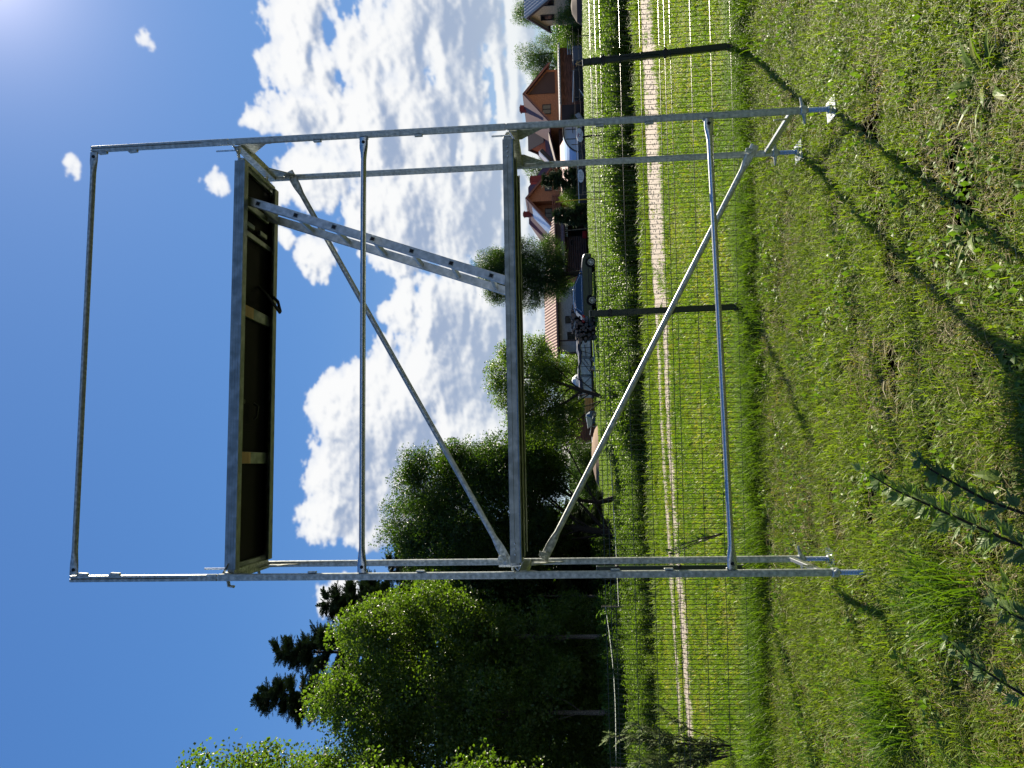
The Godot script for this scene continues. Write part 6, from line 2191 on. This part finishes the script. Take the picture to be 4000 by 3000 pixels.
	scatter("lawn_grass", tuft(7, 14, 0.09, 0.10, 0.011, 0.9), M.blade, wh, tn).set_meta("label", "bright green lawn grass in front of the houses")
	# undergrowth at the foot of the wood
	wh = []
	tn = []
	for i in 3200:
		var z := rr(-36, -19)
		var x := rr(-24, -5.5)
		if x > -6.5 - (-20 - z) * 0.25 and z > -27:
			continue
		var s := rr(0.6, 1.3)
		wh.append(Transform3D(spin() * Basis.from_scale(V(s, s, s)), V(x, gh(z) - 0.02, z)))
		tn.append(Color(0.049, 0.091, 0.022).lerp(Color(0.119, 0.196, 0.042), rng.randf()))
	scatter("wood_undergrowth", weedm, M.leaf, wh, tn).set_meta("label", "leafy undergrowth at the foot of the left wood")

# ---------------------------------------------------------------- single weeds in the near grass
func rosette(label: String, at: Vector3, n: int, size: float, kinds: Array, form: int) -> void:
	var o := thing("broad_leaf_weed", label, "weed", at, "broad-leaved weeds in the near grass")
	for i in n * 2:
		var a := TAU * i / n + rr(-0.35, 0.35)
		var el := rr(0.25, 1.05)
		var d := V(cos(a) * cos(el), sin(el), sin(a) * cos(el))
		var bz := d.cross(Vector3.UP).normalized()
		var l := part("leaf", kinds[mini(2, int(rng.randf() * 2.4))][form], M.leaf, o, V(cos(a), 0, sin(a)) * rr(0.0, size * 0.35))
		var s := size * rr(0.35, 0.8)
		l.basis = Basis(d, bz.cross(d), bz) * Basis(Vector3.RIGHT, rr(-0.5, 0.5)) * Basis.from_scale(V(s, s, s * rr(0.8, 1.2)))

func mugwort(label: String, foot: Vector3, tip: Vector3, n: int, size: float) -> void:
	var o := thing("mugwort_plant", label, "weed", foot)
	var t := tip - foot
	var mid := t * 0.55 + V(0.02, 0.10, 0)
	var st := MB.new()
	st.use_c = true
	st.tint = Color(0.10, 0.09, 0.05)
	st.tube([Vector3.ZERO, mid * 0.5 + V(0, 0.04, 0), mid, mid.lerp(t, 0.5) + V(0, 0.02, 0), t], [0.0065, 0.0058, 0.0048, 0.0034, 0.0015], 7, false)
	part("stem", st, M.bark, o)
	if not clusters.has("mug0"):
		for k in 2:       # a divided leaf: narrow lobes along a midrib
			var mb := MB.new()
			for q in 7:
				var f := 0.25 + 0.12 * (q / 2)
				var s := 1.0 if q % 2 else -1.0
				var ang: float = s * (0.75 - 0.05 * q) if q < 6 else 0.0
				mb.use_c = true
				mb.tint = Color(0.15, 0.22, 0.085)
				var lb := leaf_shape(0.16 + 0.04 * k, 3, 0.15, 0.25)
				var tr := Transform3D(Basis(Vector3.UP, ang) * Basis.from_scale(Vector3.ONE * ((0.52 - 0.035 * q) if q < 6 else 0.45)), V(f if q < 6 else 0.6, -0.1 * f * f, 0))
				for i in range(0, lb.v.size(), 3):
					mb.tri(tr * lb.v[i], tr * lb.v[i + 2], tr * lb.v[i + 1])
			var base := leaf_shape(0.06, 3, 0.1, 0.2)
			for i in range(0, base.v.size(), 3):
				mb.tri(base.v[i], base.v[i + 2], base.v[i + 1])
			clusters["mug%d" % k] = mb.mesh()
	for i in n:
		var f := 0.12 + 0.88 * float(i) / (n - 1)
		var p := Vector3.ZERO.lerp(mid, f / 0.55) if f < 0.55 else mid.lerp(t, (f - 0.55) / 0.45)
		p += V(0, 0.04 * sin(PI * minf(1.0, f / 0.55)), 0)
		var a := i * 2.4 + rr(-0.4, 0.4)
		var d := (V(cos(a), rr(0.0, 0.7), sin(a)) + t.normalized() * 0.5).normalized()
		var bz := d.cross(Vector3.UP).normalized()
		var s := size * rr(0.75, 1.2) * (1.1 - 0.55 * f)
		var l := part("leaf", clusters["mug%d" % (i % 2)], M.leaf, o, p)
		l.basis = Basis(d, bz.cross(d), bz) * Basis(Vector3.RIGHT, rr(-0.6, 0.6)) * Basis.from_scale(V(s, s, s))

func build_weeds() -> void:
	var kinds := []
	for col in [Color(0.10, 0.17, 0.03), Color(0.14, 0.20, 0.045), Color(0.18, 0.21, 0.04)]:
		kinds.append([leaf_shape(0.17, 6, 0.40, 0.22, 0.0, col).mesh(), leaf_shape(0.14, 9, 0.40, 0.25, 0.35, col).mesh(), leaf_shape(0.10, 5, 0.45, 0.25, 0.0, col).mesh()])
	var pts := [[-0.72, 1.63, 15, 0.26, 2, "bushy clump of narrow bright leaves at the lower right corner"], [-0.45, 1.58, 8, 0.16, 0, "small leafy weed right of the bushy clump at the lower right"],
		[-0.32, 1.05, 9, 0.15, 0, "broad-leaved weed left of the fence post's shadow end"], [-0.66, 1.30, 7, 0.14, 1, "low jagged weed before the right front foot"], [-1.33, 1.42, 14, 0.20, 2, "bright narrow-leaved clump beside the long post shadow"],
		[-1.02, 1.42, 7, 0.15, 0, "leafy weed above the long post shadow"], [-2.03, 1.0, 10, 0.15, 1, "dandelion-like rosette in the middle of the near grass"], [-2.0, 1.55, 9, 0.17, 0, "broad-leaved weed in the deck's shade at the bottom"],
		[-2.55, 0.73, 8, 0.13, 0, "small bright weed beside the left front foot"], [-2.72, 1.14, 9, 0.15, 1, "toothed weed between the left foot and mugwort"], [-2.45, 1.52, 8, 0.18, 0, "broad dark weed beside the mugwort's shaded foot"],
		[-3.05, 1.20, 10, 0.17, 1, "jagged bright weed in the tall grass at the lower left"], [-3.42, 0.92, 6, 0.12, 0, "single yellow-green broad-leaved weed at the left"], [-2.98, 1.52, 9, 0.18, 0, "pale broad-leaved weed under the drooping mugwort"],
		[-1.55, -2.0, 9, 0.15, 0, "yellow-green leafy weed at the fence foot in the middle"]]
	for p in pts:
		rosette(p[5], V(p[0], 0.0, p[1]), p[2], p[3], kinds, p[4])
	mugwort("tall grey-green mugwort leaning over the grass at the lower left", V(-2.78, 0, 2.05), V(-2.40, 0.80, 2.02), 80, 0.105)
	mugwort("shorter mugwort stem just behind the tall leaning one", V(-2.62, 0, 1.75), V(-2.35, 0.46, 1.72), 46, 0.09)
	mugwort("drooping mugwort at the left picture edge", V(-3.35, 0, 2.2), V(-3.02, 0.52, 1.95), 52, 0.09)
	mugwort("dark mugwort shoot at the bottom left in the shade", V(-3.05, 0, 2.3), V(-2.85, 0.45, 2.15), 44, 0.09)
